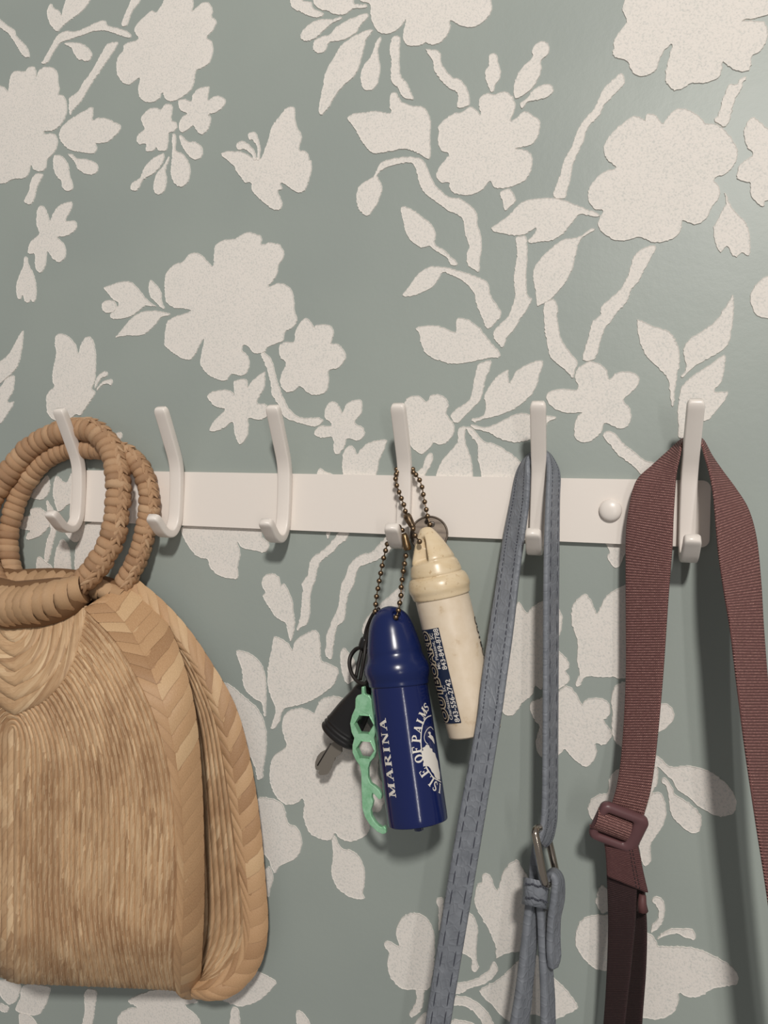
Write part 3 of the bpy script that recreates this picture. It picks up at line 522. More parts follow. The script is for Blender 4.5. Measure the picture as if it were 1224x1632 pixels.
def arch(k, lift=0):
    R = []
    XL = k*263; HH = 1.25*XL+6; ytop = 1162-k*232; bl = k**.8
    for i, (xb, yb) in enumerate(IN):
        x = AX+k*(xb-AX); y = yb+(1-k)*240*max(0, (1330-yb)/400)
        fi = math.pi/2*min(1, i/35); x2 = AX+XL*math.sin(fi)*(1 if i < 36 else 1); y2 = ytop+HH*(1-math.cos(fi))
        if i > 35: y2 = ytop+HH+(IN[-1][1]-ytop-HH)*((i-35)/(len(IN)-36)); x2 = AX+XL
        x = x2+(x-x2)*bl; y = y2+(y-y2)*bl
        if yb > 1470: x += 52*((yb-1470)/108)**2*k*(1-k**2); y -= (1-k)*max(0, (yb-1500)/80)*12
        d = dF(x, y)+lift; R.append((at(x, y, d), axis_x(y, d)))
    p, ax = R[-1]
    for dd, dz in ((8, -3), (18, -4), (30, -3)):
        R.append((Vector((p.x, min(-9, p.y+dd), p.z+dz)), ax))
    return sym(R)
def strip_rows(b0, b1, prof):
    """between two boundaries: rows across the strip with raised profile (w, lift mm)"""
    return [[a.lerp(b, w)+Vector((0, -h, 0)) for a, b in zip(b0, b1)] for w, h in prof]
def strip_uv(rows, width):
    uv = []
    for r, (w, _) in zip(rows, width):
        L = 0; 
        for i, p in enumerate(r):
            if i: L += (Vector(p)-Vector(r[i-1])).length
            uv.append((L*S, w*.0038))
    return uv
PROF = [(-.10, -.7), (.05, .2), (.35, .75), (.7, .95), (.97, 1.15), (1.04, .1)]
K = 30
_rg = random.Random(11); kk = [0]+[(k+_rg.uniform(-.16, .16))/K*1.004 for k in range(1, K)]+[1.004]
bounds = [arch(k) for k in kk]
base_rows = [[p+Vector((0, 1.6, 0)) for p in bounds[k]] for k in range(0, K+1, 2)]
panel = put(obj('front_panel', mesh('front_panel', *grid(base_rows), M['straw_core']), label='coiled straw front of the bag'), bag)
for k in range(K):
    rows = strip_rows(bounds[k], bounds[k+1], PROF)
    put(obj('braid_row', mesh('braid_row', *grid(rows), M['straw_braid'], uvs=strip_uv(rows, PROF)), panel), panel).matrix_parent_inverse = Matrix.Identity(4)
def stitch_mesh(curves, step, ln, rad, lift):
    V, F = [], []; rng = random.Random(2)
    for cv in curves:
        L = sum((a-b).length for a, b in zip(cv, cv[1:])); pts = resample(cv, max(8, int(L/1.2))); k = len(pts); i = int(rng.random()*step/1.2)
        while i < k-3:
            a, b = pts[i], pts[min(k-1, i+int(ln/1.2))]; t = (b-a).normalized(); sd = t.cross(Vector((0, -1, 0))).normalized()*rad; o = Vector((0, -lift, 0)); n0 = len(V)
            V += [a+sd+o*.92, a-sd+o*.92, (a+b)/2+sd+o, (a+b)/2-sd+o, b+sd+o*.92, b-sd+o*.92]; F += [(n0, n0+1, n0+3, n0+2), (n0+2, n0+3, n0+5, n0+4)]; i += int(step/1.2)+rng.randint(0, 2)
    return V, F
sv, sf = stitch_mesh([[a.lerp(b, .86) for a, b in zip(bounds[k], bounds[k+1])] for k in range(2, K)], 7.5, 5, .2, 1.5)
put(obj('stitching', mesh('stitching', sv, sf, M['straw_thread'], False), kind='stuff'), panel).matrix_parent_inverse = Matrix.Identity(4)
# U-shaped fan under the handle sleeve
FANB = cr([(25, 1140), (72, 1116), (106, 1076), (126, 1024), (138, 968)], 6)
def fan(k):
    R = []
    for xb, yb in FANB:
        x = AX+2+k*(xb-AX-2); y = 975+k*(yb-975); d = dF(x, y)+2.2-1.2*k; R.append((at(x, y, d), axis_x(y, d)))
    return sym(R)
FK = 7; fb = [fan(.02+.98*k/FK) for k in range(FK+1)]
for k in range(FK):
    rows = strip_rows(fb[k], fb[k+1], [(-.1, -.4), (.05, .5), (.5, .9), (.95, .9), (1.03, -.5)])
    put(obj('braid_row', mesh('braid_row', *grid(rows), M['straw_braid'], uvs=strip_uv(rows, [(w, 0) for w in (0, .1, .5, .9, 1)])), panel), panel).matrix_parent_inverse = Matrix.Identity(4)

def band(inner, outer, bulge, wrap, n, name, mirror):
    """herringbone band between two world curves; straws laid over a base strip"""
    I, O = resample(inner, n), resample(outer, n)
    def P(s, w, lift=0, flip=False):
        x = max(0, min(n-1.001, s*(n-1))); i = int(x); u = x-i
        a, b = I[i].lerp(I[i+1], u), O[i].lerp(O[i+1], u); w2 = min(w, 1)
        p = a.lerp(b, w2); p = p+Vector((0, -bulge*math.sin(math.pi*min(1, .12+.88*w2))-lift, 0))
        if w > 1:
            t = (w-1)*2.2; dirn = (b-a).normalized(); p = p+dirn*(math.sin(t)*(2.5+lift)) + Vector((0, wrap*(1-math.cos(min(t, 1.6)))+lift, 0))
        if flip:
            ax = axis_row(p); p = Vector((2*ax-p.x, p.y, p.z))
        return p
    return P, (resample(inner, 60), resample(outer, 60))
def axis_row(p):
    # the bag's axis leans as the front panel's does
    return 9.5+(p.z+150)*.035
def build_band(P, length, name, label, spacing, delta, wout=1.35):
    base_mesh_rows = [[P(i/60, w, -.6) for i in range(61)] for w in (-.04, .15, .35, .55, .75, .95, 1.1, 1.25, wout+.1)]
    v, f = grid(base_mesh_rows)
    m2 = [[P(i/60, w, -.6, True) for i in range(61)] for w in (-.04, .15, .35, .55, .75, .95, 1.1, 1.25, wout+.1)]
    v2, f2 = grid(m2); v += v2; f += [tuple(i+len(m2)*61 for i in g[::-1]) for g in f2]
    root = put(obj(name, mesh(name, v, f, M['straw_core']), label=label), bag)
    cnt = int(length/spacing); ds = 1/cnt; rng = random.Random(len(name))
    for flip in (False, True):
        for i in range(-1, cnt+1):
            for fam in (0, 1):
                s0 = (i+.5*fam)*ds; hw = ds*.56; pts = []; uv = []
                wa, wb = ((-.04, .60) if fam == 0 else (wout, .40)); de = delta/length
                lift0 = .25; 
                for q in range(6):
                    u = q/5; w = wa+(wb-wa)*u; s = s0+de*u
                    row = []
                    for c in (-1, -.55, 0, .55, 1):
                        li = lift0+.55*(1-c*c)+(.55*u if fam else .5*(1-u))+(.35*c)
                        row.append(P(min(1, max(0, s+c*hw)), w, li, flip)); uv.append((u*length*.0006+i*.013, c*.0028))
                    pts.append(row)
                put(obj('straw', mesh('straw', *grid(pts), M['straw_rim'], uvs=uv), root), root).matrix_parent_inverse = Matrix.Identity(4)
    return root
inner_w = [at(x, y, dF(x, y)) for x, y in cr(INNER[2:], 5)]
outer_w = [at(x, y, dF(x, y)-7-6*ss((1060-y)/110)) for x, y in cr(OUTER[1:], 5)]
P, _ = band(inner_w, outer_w, 2.2, 9, 60, 'front_rim', True)
build_band(P, 255, 'front_rim', 'herringbone straw edging of the front', 9.4, 14)

# back panel: vertical rows of its inner face, then its own edging
B_OUT = [(x-6, y-3*(y > 1550), d) for x, y, d in [(215, 922, 12), (262, 962, 12), (300, 1004, 12), (335, 1056, 11), (376, 1130, 11), (400, 1220, 11), (414, 1310, 11), (423, 1400, 11), (428, 1470, 11), (422, 1520, 13), (404, 1560, 15), (372, 1588, 20), (340, 1594, 24), (312, 1590, 20)]]
B_IN = [(205, 960, 14), (255, 1000, 14), (290, 1032, 14), (318, 1076, 13), (346, 1145, 13), (362, 1225, 13), (375, 1315, 13), (386, 1405, 13), (391, 1465, 13), (388, 1500, 14), (376, 1526, 15), (356, 1548, 18), (335, 1560, 20), (312, 1562, 18)]
bi = [at(*p) for p in cr(B_IN, 5)]; bo = [at(*p) for p in cr(B_OUT, 5)]
P, _ = band(bi, bo, 2.0, 6, 70, 'back_rim', True)
build_band(P, 300, 'back_rim', 'herringbone straw edging of the back', 9.4, 14, 1.3)
# back panel body (closed dish against the wall)
bp_o = resample(bi, 40); rowsb = []
for w in (0, .3, .6, 1):
    row = []
    for p in bp_o:
        ax = axis_row(p); row.append(Vector((p.x+(ax-p.x)*w, p.y*(1-.55*min(1, w*2)), p.z)))
    rowsb.append(row)
v, f = grid(rowsb); v2, f2 = grid([[Vector((2*axis_row(p)-p.x, p.y, p.z)) for p in r] for r in rowsb]); v += v2; f += [tuple(i+160 for i in g) for g in f2]
back = put(obj('back_panel', mesh('back_panel', v, f, M['straw_core']), label='coiled straw back of the bag'), bag)
R_SIDE = resample([at(x+2, y, d+.5) for x, y, d in cr(B_IN[1:], 4)], 40)
L_SIDE = resample([at(*p) for p in cr([(232, 1015, 10), (262, 1060, 9), (290, 1140, 9), (298, 1240, 9), (300, 1340, 9), (302, 1440, 10), (304, 1510, 12), (308, 1550, 14), (306, 1570, 16)], 4)], 40)
NR = 9
for k in range(NR):
    b0 = [a.lerp(b, k/NR) for a, b in zip(L_SIDE, R_SIDE)]; b1 = [a.lerp(b, (k+1)/NR) for a, b in zip(L_SIDE, R_SIDE)]
    rows = strip_rows(b0, b1, [(-.08, -.4), (.05, .3), (.5, .9), (.95, .9), (1.04, -.2)])
    put(obj('braid_row', mesh('braid_row', *grid(rows), M['straw_braid'], uvs=strip_uv(rows, [(w, 0) for w in (0, .1, .5, .9, 1)])), back), back).matrix_parent_inverse = Matrix.Identity(4)

# handles: a core ring with one wrap after another and a plaited ridge
def wrap_mesh():
    rows = []
    for x, r in ((-.62, .80), (-.48, .97), (-.15, 1.05), (.2, 1.05), (.5, .98), (.64, .80)):
        rows.append([(x*1000+.10*1000*math.sin(a+.6), r*1000*math.cos(a), r*1000*math.sin(a)) for a in (2*math.pi*k/14 for k in range(14))])
    return mesh('handle_wrap', *grid(rows, closed_v=True), M['straw_wrap'])
def strand_mesh():
    rows = []
    for i in range(9):
        t = i/8; w = math.sin(math.pi*min(1, max(0, t*.94+.03)))**.7
        rows.append([((t-.5)*1000, w*.34*1000*math.cos(a)+140*math.sin((t-.5)*3.1), w*.22*1000*math.sin(a)) for a in (2*math.pi*k/8 for k in range(8))])
    return mesh('plait_strand', *grid(rows, closed_v=True), M['straw_wrap'])
WM, SM = wrap_mesh(), strand_mesh(); SLM = mesh('sleeve_straw', *grid([[(x*1000+60*math.sin(a+.6), q*1000*math.cos(a), q*1000*math.sin(a)) for a in (2*math.pi*k/18 for k in range(18))] for x, q in ((-.66, .93), (-.5, .99), (-.1, 1.02), (.35, 1.01), (.6, .985), (.7, .93))], closed_v=True), M['straw_sleeve'])
def orient(o, p, x, z, scale, parent):
    x = x.normalized(); y = z.cross(x).normalized(); z = x.cross(y)
    m = Matrix((x, y, z)).transposed().to_4x4(); m.translation = Vector(p)*S
    put(o, parent).matrix_parent_inverse = Matrix.Identity(4)
    o.matrix_basis = Matrix.Translation(-bag.location*0) @ m @ Matrix.Diagonal((*(Vector(scale)*S), 1))
def handle(name, path, r, pitch, label, ridge, flat=1, closed=False):
    path = resample([at(*p) for p in cr(path, 8)], 200)
    core = put(obj(name, mesh(name, *tube(path, r*.86, 12), M['straw_core']), label=label), bag)
    L = sum((a-b).length for a, b in zip(path, path[1:])); cnt = int(L/pitch); fr = frames(path)
    rng = random.Random(len(path)+len(name))
    for i in range(cnt):
        j = int((i+.5)/cnt*199); p, t, n, b = fr[j]
        tw = rng.uniform(-.16, .16); x = (t+b*(tw+.14)+n*rng.uniform(-.1, .1))
        o = obj('handle_wrap', WM, core); s = r*rng.uniform(.96, 1.05)
        orient(o, p, x, n, (pitch*.98, s, s), core)
        if ridge[0] <= i/cnt <= ridge[1]:
            for sgn in (-1, 1):
                dirn = (n*.72+b*ridge[2]*(.70+.13*sgn)).normalized(); q = p+dirn*(r*.93)+t*(pitch*.25*sgn)
                o = obj('plait_strand', SM, core)
                orient(o, q, t+(b*ridge[2]-n*.8)*(.55*sgn)*.7, dirn, (pitch*2.0, pitch*.85, pitch*.95), core)
    return core
FRONT = [(22, 956, 34), (-6, 930, 32), (-24, 890, 29), (-30, 850, 26), (-22, 810, 22), (0, 773, 18), (12, 757, 17), (31, 733, 15), (52, 712, 14), (78, 696, 13), (105, 687, 12), (125, 685, 11.3), (141, 685, 11.5), (158, 692, 12.5), (178, 717, 14), (187, 751, 17), (189, 782, 20), (187, 811, 22), (183, 842, 24), (175, 868, 26), (160, 894, 28), (144, 915, 30), (120, 938, 32)]
BACK = [(42, 945, 16), (24, 925, 15), (15, 895, 14), (13, 855, 12.5), (20, 819, 11), (31, 787, 9.5), (47, 761, 8.5), (68, 737, 8), (94, 721, 6.8), (123, 715, 6.4), (146, 716, 6.6), (172, 718, 7.5), (198, 722, 7.5), (213, 732, 8), (228, 753, 8.5), (237, 782, 9.5), (238, 808, 10.5), (235, 829, 11), (230, 855, 12), (222, 882, 13), (212, 905, 14), (196, 932, 15)]
handle('back_handle', BACK, 6.1, 4.6, 'wrapped straw ring on the back of the bag', (.55, 1, -1))
handle('front_handle', FRONT, 7.2, 5.0, 'wrapped straw ring on the front of the bag', (.5, 1, -1))
def sleeve(name, path, ry, pitch, label, count_mirror=True):
    R = [(at(*p), axis_x(p[1], p[2])) for p in cr(path, 5)]; pts = resample(sym(R), 80)
    tap = lambda t: ry*(1-.42*abs(2*t-1)**5)
    core = put(obj(name, mesh(name, *tube(pts, lambda t: tap(t)*.8, 16), M['straw_core']), label=label), bag)
    L = sum((a-b).length for a, b in zip(pts, pts[1:])); cnt = int(L/pitch); fr = frames(pts); rng = random.Random(5)
    for i in range(cnt):
        t01 = (i+.5)/cnt; p, t, n, b = fr[int(t01*79)]
        o = obj('sleeve_straw', SLM, core); s = tap(t01)*rng.uniform(.985, 1.015)
        orient(o, p, t+b*(.22+rng.uniform(-.05, .05)), n, (pitch*1.25, s*.72, s), core)
sleeve('back_sleeve', [(22, 932, 20), (90, 930, 19), (150, 936, 17), (196, 945, 15)], 12, 6.5, 'straw fold holding the back handle')
sleeve('front_sleeve', [(22, 965, 38), (70, 961, 38), (104, 952, 36.5), (130, 938, 33)], 18, 5.2, 'straw fold holding the front handle')

# ---------------------------------------------------------------- ball chains
def sphere(r, n=12, m=8):
    rows = [[(r*math.sin(a)*math.cos(t), r*math.sin(a)*math.sin(t), r*math.cos(a)) for t in (2*math.pi*k/n for k in range(n))] for a in (math.pi*(.02+.96*j/m) for j in range(m+1))]
    return mesh('bead', *grid(rows, closed_v=True, cap=True), M['brass'])
BEAD = sphere(1.42)
def chain(root, strands, label):
    wire = []
    vv, ff = [], []
    for st in strands:
        v, f = tube([at(*p) for p in cr(st, 3)], .38, 6); ff += [tuple(i+len(vv) for i in g) for g in f]; vv += v
    ch = put(obj('ball_chain', mesh('ball_chain', vv, ff, M['brass']), label=label), root)
    for st in strands:
        for p in st:
            o = obj('bead', BEAD, ch); o.location = at(*p)*S
    return ch
def barrel(root, a, b, r0, r1, mat, name='chain_clasp'):
    A, B = at(*a), at(*b); pts = [A.lerp(B, t/6) for t in range(7)]
    put(obj(name, mesh(name, *tube(pts, lambda t: r0+(r1-r0)*t if 0 < t < 1 else (r0+(r1-r0)*t)*.8, 10), mat)), root)
def tl(tile, pts, d0, d1):
    x0, y0, sc = tile; k = len(pts)
    return [(x0+x/sc, y0+y/sc, d0+(d1-d0)*i/max(1, k-1)) for i, (x, y) in enumerate(pts)]

# ---------------------------------------------------------------- foam-and-plastic key floats
class Float:
    def __init__(s, top, bot, d_top, d_bot):
        s.A, s.B = at(*top, d_top), at(*bot, d_bot); s.L = (s.B-s.A).length; s.a = (s.B-s.A).normalized()
        view = CAM-(s.A+s.B)/2; s.e1 = (view-s.a*view.dot(s.a)).normalized(); s.e2 = s.e1.cross(s.a).normalized()
        if s.e2.dot(RT) < 0: s.e2 = -s.e2
    def p(s, th, h, r): return s.A+s.a*h+(s.e1*math.cos(th)+s.e2*math.sin(th))*r
    def hit(s, px, py, r):
        """(angle, height) where the sight line of a photograph point meets the barrel"""
        dr = FW+RT*((px-612)/FPX)-UP*((py-816)/FPX); o = CAM-s.A
        dp = dr-s.a*dr.dot(s.a); op = o-s.a*o.dot(s.a)
        qa, qb, qc = dp.dot(dp), 2*dp.dot(op), op.dot(op)-r*r; D = max(0, qb*qb-4*qa*qc); t = (-qb-math.sqrt(D))/(2*qa)
        q = o+dr*t; return math.atan2(q.dot(s.e2), q.dot(s.e1)), q.dot(s.a)
    def lathe(s, prof, n=64, dent=None):
        rows = []
        for h, r in prof:
            row = []
            for k in range(n):
                th = 2*math.pi*k/n; rr = r
                if dent: rr, hh = dent(th, h, r)
                else: hh = h
                row.append(s.p(th, hh, rr))
            rows.append(row)
        return grid(rows, closed_v=True, cap=True)
    def flat(s, verts, fn, r): return [s.p(*fn(x, y), r) for x, y in verts]
def dense(prof, n): return cr(prof, n)

def text_mesh(body, size, offset=0.0, spacing=1.0):
    cu = bpy.data.curves.new('txt', 'FONT'); cu.body = body; cu.size = size; cu.offset = offset; cu.resolution_u = 3; cu.space_character = spacing
    ob = bpy.data.objects.new('txt', cu); C.objects.link(ob); bpy.context.view_layer.update()
    me = bpy.data.meshes.new_from_object(ob.evaluated_get(bpy.context.evaluated_depsgraph_get()))
    v = [(q.co.x, q.co.y) for q in me.vertices]; f = [tuple(p.vertices) for p in me.polygons]
    bpy.data.objects.remove(ob); bpy.data.curves.remove(cu); bpy.data.meshes.remove(me); return v, f
# serif capitals from strokes, unit cap height
def quad(x0, y0, x1, y1, w):
    l = math.hypot(x1-x0, y1-y0); nx, ny = -(y1-y0)/l*w/2, (x1-x0)/l*w/2
    return [(x0+nx, y0+ny), (x1+nx, y1+ny), (x1-nx, y1-ny), (x0-nx, y0-ny)]
def serif(ch):
    T, t = .21, .08; q = []; ser = lambda x, y, w=.36: q.append(quad(x-w/2, y, x+w/2, y, t))
    if ch == 'I': q.append(quad(.2, 0, .2, 1, T)); ser(.2, .04); ser(.2, .96); w = .42
    elif ch == 'L': q += [quad(.2, 0, .2, 1, T), quad(.1, .04, .66, .04, t), quad(.63, .04, .66, .26, t)]; ser(.2, .96); w = .72
    elif ch in 'EF':
        q += [quad(.2, 0, .2, 1, T), quad(.05, .96, .68, .96, t), quad(.66, .96, .68, .72, t), quad(.2, .52, .5, .52, t), quad(.5, .4, .5, .64, t)]; w = .72
        if ch == 'E': q += [quad(.05, .04, .7, .04, t), quad(.68, .04, .72, .28, t)]
        else: ser(.2, .04)
    elif ch == 'A': q += [quad(.1, 0, .42, 1, t), quad(.68, 0, .40, 1, T), quad(.2, .32, .6, .32, t)]; ser(.1, .04, .28); ser(.7, .04); w = .84
    elif ch == 'M': q += [quad(.14, 0, .18, 1, t), quad(.16, .98, .48, .06, T), quad(.48, .02, .84, .98, t), quad(.84, 0, .84, 1, T)]; ser(.14, .04, .26); ser(.84, .04); ser(.12, .96, .2); ser(.9, .96, .24); w = 1.04
    elif ch == 'N': q += [quad(.14, 0, .14, 1, t), quad(.14, .98, .7, .02, T), quad(.72, 0, .72, 1, t)]; ser(.14, .04, .26); ser(.1, .96, .22); ser(.72, .96, .26); w = .88
    elif ch in 'PR':
        q.append(quad(.2, 0, .2, 1, T)); ser(.2, .04); ser(.12, .96, .22)
        pts = [(.2, .96), (.45, .96), (.6, .9), (.66, .74), (.6, .58), (.45, .5), (.2, .5)]
        for a, b, ww in zip(pts, pts[1:], (t, .12, .19, .19, .12, t)): q.append(quad(*a, *b, ww))
        w = .74
        if ch == 'R': q.append(quad(.4, .5, .74, .03, T*.9)); ser(.76, .04, .22); w = .86
    elif ch in 'OS':
        if ch == 'O': pts = [(.42+.32*math.cos(a), .5+.45*math.sin(a)) for a in (2*math.pi*k/20 for k in range(21))]; ws = [t+.13*abs(math.cos(2*math.pi*(k+.5)/20)) for k in range(20)]; w = .86
        else:
            pts = cr([(.56, .74), (.52, .9), (.34, .96), (.16, .88), (.14, .7), (.32, .55), (.5, .42), (.54, .2), (.38, .05), (.2, .08), (.1, .26)], 3); ws = [.08+.10*math.sin(math.pi*k/(len(pts)-1)) for k in range(len(pts)-1)]; w = .68
        for a, b, ww in zip(pts, pts[1:], ws): q.append(quad(*a, *b, ww))
    v, f = [], []
    for s in q: f.append(tuple(range(len(v), len(v)+4))); v += s
    return v, f, w
def sub_faces(v, f):
    """split quads 1x4 so lettering can bend round the barrel"""
    return v, f
def add_print(root, fl, name, polys, fn, r, mat, label=None, unit=1):
    """polys: list of (verts2d, faces)"""
    V, F = [], []
    for v, f in polys:
        F += [tuple(i+len(V) for i in g) for g in f]; V += v
    tri = [(g[0], g[i], g[i+1]) for g in F for i in range(1, len(g)-1)]; F = []; V = list(V)
    while tri:
        g = tri.pop(); e = [math.dist(V[g[i]], V[g[(i+1) % 3]])*unit for i in range(3)]; m = max(range(3), key=lambda i: e[i])
        if e[m] > 1.3:
            a, b, c = g[m], g[(m+1) % 3], g[(m+2) % 3]; V.append(((V[a][0]+V[b][0])/2, (V[a][1]+V[b][1])/2)); k = len(V)-1; tri += [(a, k, c), (k, b, c)]
        else: F.append(g)
    pts = fl.flat(V, fn, r); G = []
    for g in F:
        a, b, c = pts[g[0]], pts[g[1]], pts[g[2]]; mid = (a+b+c)/3; out = mid-(fl.A+fl.a*(mid-fl.A).dot(fl.a))
        G.append(g if (b-a).cross(c-a).dot(out) > 0 else g[::-1])
    return put(obj(name, mesh(name, pts, G, mat, False), label=label), root)

# blue float
bf = Float((618.5, 966), (666, 1311), 21, 33); RB = 14.7
blue = thing('key_float', 'blue plastic key float with MARINA and ISLE OF PALMS lettering on a bead chain', 'key float', at(666, 1318, 24), 'boat key floats')
CAPB = [(0, .3), (.6, 3.2), (2.2, 6.2), (5.5, 9.3), (10, 11.3), (14.5, 12.5), (19, 13.5), (23, 14.2), (25.3, 14.3), (27.5, 15.0), (30.5, 16.4), (33.5, 16.9), (36, 16.4), (38.5, 15.6), (40.6, 15.3), (41, 14.4)]
th0, h0 = bf.hit(634, 982, 9)
def wrap_a(a): return (a+math.pi) % (2*math.pi)-math.pi
def dentB(th, h, r):
    d = math.hypot(wrap_a(th-th0)*9, h-h0*.9); e = math.exp(-(d/2.2)**4)
    return r-4.5*e, h+.5*math.sin(th*1+.5)*ss((h-24)/10)*2.0
put(obj('cap', mesh('cap', *bf.lathe(dense(CAPB, 5), 72, dentB), M['blue_cap'])), blue)
LB = bf.L
BODB = [(38, RB-.2), (42, RB), (LB*.6, RB+.25), (LB-4, RB+.3), (LB-1.6, RB-.3), (LB-.4, RB-2), (LB+.4, RB-5), (LB+1.6, 4), (LB+1.9, 2.6), (LB+3.6, 2.2), (LB+4.2, .4)]
put(obj('barrel', mesh('barrel', *bf.lathe([BODB[0]]+dense(BODB[1:8], 4)+BODB[8:], 72), M['blue'])), blue)
RP = RB+.42
# MARINA, read upwards along the left side
a0, hb = bf.hit(625, 1271, RP); a1, ht = bf.hit(610, 1142, RP)
polys = []; x = 0
for ch in 'MARINA':
    v, f, w = serif(ch); polys.append(([(p+x, q) for p, q in v], f)); x += w+.16
sc = (hb-ht)/x; fit = 4.6
add_print(blue, bf, 'lettering', polys, lambda u, w: (a0+.17-w*fit/RP, hb-u*sc), RP, M['print_white'], 'white serif lettering MARINA', unit=sc)
# round badge: outer ring, heron circle, foliage, arched lettering
tl_, hl_ = bf.hit(671.5, 1180, RP); tt_, ht_ = bf.hit(686, 1141, RP); tb_, hb_ = bf.hit(703, 1247, RP)
hc = (ht_+hb_)/2; rad = 19.0; tc = tl_+rad/RP
def badge(u, w): return (tc+u/RP, hc-w)
def ringp(cx, cy, r, w, a0=0, a1=360, n=48):
    v = []; f = []
    for k in range(n+1):
        a = math.radians(a0+(a1-a0)*k/n); v += [(cx+(r-w/2)*math.cos(a), cy+(r-w/2)*math.sin(a)), (cx+(r+w/2)*math.cos(a), cy+(r+w/2)*math.sin(a))]
    for k in range(n): f.append((2*k, 2*k+1, 2*k+3, 2*k+2))
    return v, f
def px_badge(px, py):
    th, h = bf.hit(px, py, RP); return ((th-tc)*RP, hc-h)
def poly(pts): 
    tri = tessellate_polygon([[Vector((x, y, 0)) for x, y in pts]]); return list(pts), [tuple(t) for t in tri]
X3 = (560, 1120, 7.42)
c3 = lambda pts: [px_badge(X3[0]+x/X3[2], X3[1]+y/X3[2]) for x, y in pts]
rr_ = cr(c3([(945, 150), (895, 172), (855, 228), (832, 310), (823, 420), (826, 520), (845, 640), (880, 745), (930, 830), (985, 895), (1060, 938)]), 5)
rings = [(quad(*a, *b, .55), [(0, 1, 2, 3)]) for a, b in zip(rr_, rr_[1:])]
add_print(blue, bf, 'badge_ring', rings, badge, RP, M['print_white'])
heron = c3([(905, 350), (925, 340), (940, 355), (935, 375), (965, 400), (978, 440), (985, 490), (970, 470), (950, 440), (925, 415), (905, 400), (925, 385), (915, 365)])
hr = c3([(865, 400), (880, 340), (910, 300), (940, 285), (965, 310)]); ar = cr(c3([(968, 320), (940, 287), (905, 305), (875, 350), (862, 410), (875, 460), (905, 490)]), 5)
arcq = [quad(*a, *b, .38) for a, b in zip(ar, ar[1:])]
add_print(blue, bf, 'heron_emblem', [poly(heron)]+[(q, [(0, 1, 2, 3)]) for q in arcq], badge, RP, M['print_white'], 'white heron in a thin circle')
fol = c3([(870, 520), (885, 495), (915, 500), (930, 535), (955, 545), (960, 580), (990, 600), (1000, 640), (1020, 690), (1030, 760), (1045, 830), (1050, 910), (1015, 905), (990, 880), (975, 840), (950, 815), (935, 780), (915, 755), (880, 745), (850, 755), (848, 715), (862, 690), (840, 660), (838, 620), (830, 585), (850, 560), (840, 535)])
add_print(blue, bf, 'foliage_emblem', [poly(fol)], badge, RP+.03, M['print_white'], 'white palm foliage print')
cen = c3([(1045, 1012), (992, 985), (938, 925), (862, 828), (800, 660), (772, 560), (768, 428), (790, 312), (822, 208), (852, 118), (888, 52)]); polys = []; size = 4.5
for i, ch in enumerate('ISLEOFPALMS'):
    v, f, w = serif(ch); a, b = cen[max(i-1, 0)], cen[min(i+1, 10)]; ll = math.dist(a, b); ex, ey = (b[0]-a[0])/ll, (b[1]-a[1])/ll; ox, oy = -ey, ex
    sx = size*(1.0 if i != 9 else 1.0); polys.append(([(cen[i][0]+(p-w/2)*sx*ex+(q-.5)*size*ox, cen[i][1]+(p-w/2)*sx*ey+(q-.5)*size*oy) for p, q in v], f))
add_print(blue, bf, 'lettering', polys, badge, RP, M['print_white'], 'white serif lettering ISLE OF PALMS')
Tc = (540, 620, 3.825); T2 = (370, 830, 4.533)
left = tl(Tc, [(318, 880), (305, 912), (295, 945), (285, 985), (273, 1030), (264, 1077), (255, 1123), (246, 1170)], 18, 23)+tl(T2, [(1053, 490), (1043, 547), (1037, 603), (1033, 655)], 23, 24)
right = tl(Tc, [(408, 1017), (400, 1065), (393, 1110), (386, 1162), (380, 1208)], 22, 25)+[(639, 949, 26), (637, 961, 27), (635, 973, 29), (631, 984, 31)]
loop = [(623, 851, 17), (629, 843, 18), (636, 840, 20), (641, 845, 21)]
chain(blue, [left[::-1]+loop, right], 'antique brass ball chain')
barrel(blue, (644, 850, 22), (650, 877, 22), 1.5, 2.3, M['brass_bright'])
cordp = [at(*p) for p in cr([(604, 970, 22), (594, 980, 19), (585, 1000, 16), (580, 1022, 16), (573, 1050, 18), (567, 1080, 20)], 6)]
put(obj('cord', mesh('cord', *tube(cordp, 1.0, 8), M['cord'])), blue)
cordp = [at(*p) for p in cr([(604, 970, 22), (597, 984, 21), (589, 1004, 20), (583, 1026, 20), (580, 1050, 22), (574, 1084, 23)], 6)]
put(obj('cord', mesh('cord', *tube(cordp, 1.0, 8), M['cord'])), blue)
barrel(blue, (583, 1017, 18), (577, 1033, 18), 2.6, 2.4, M['rubber'], 'cord_crimp')

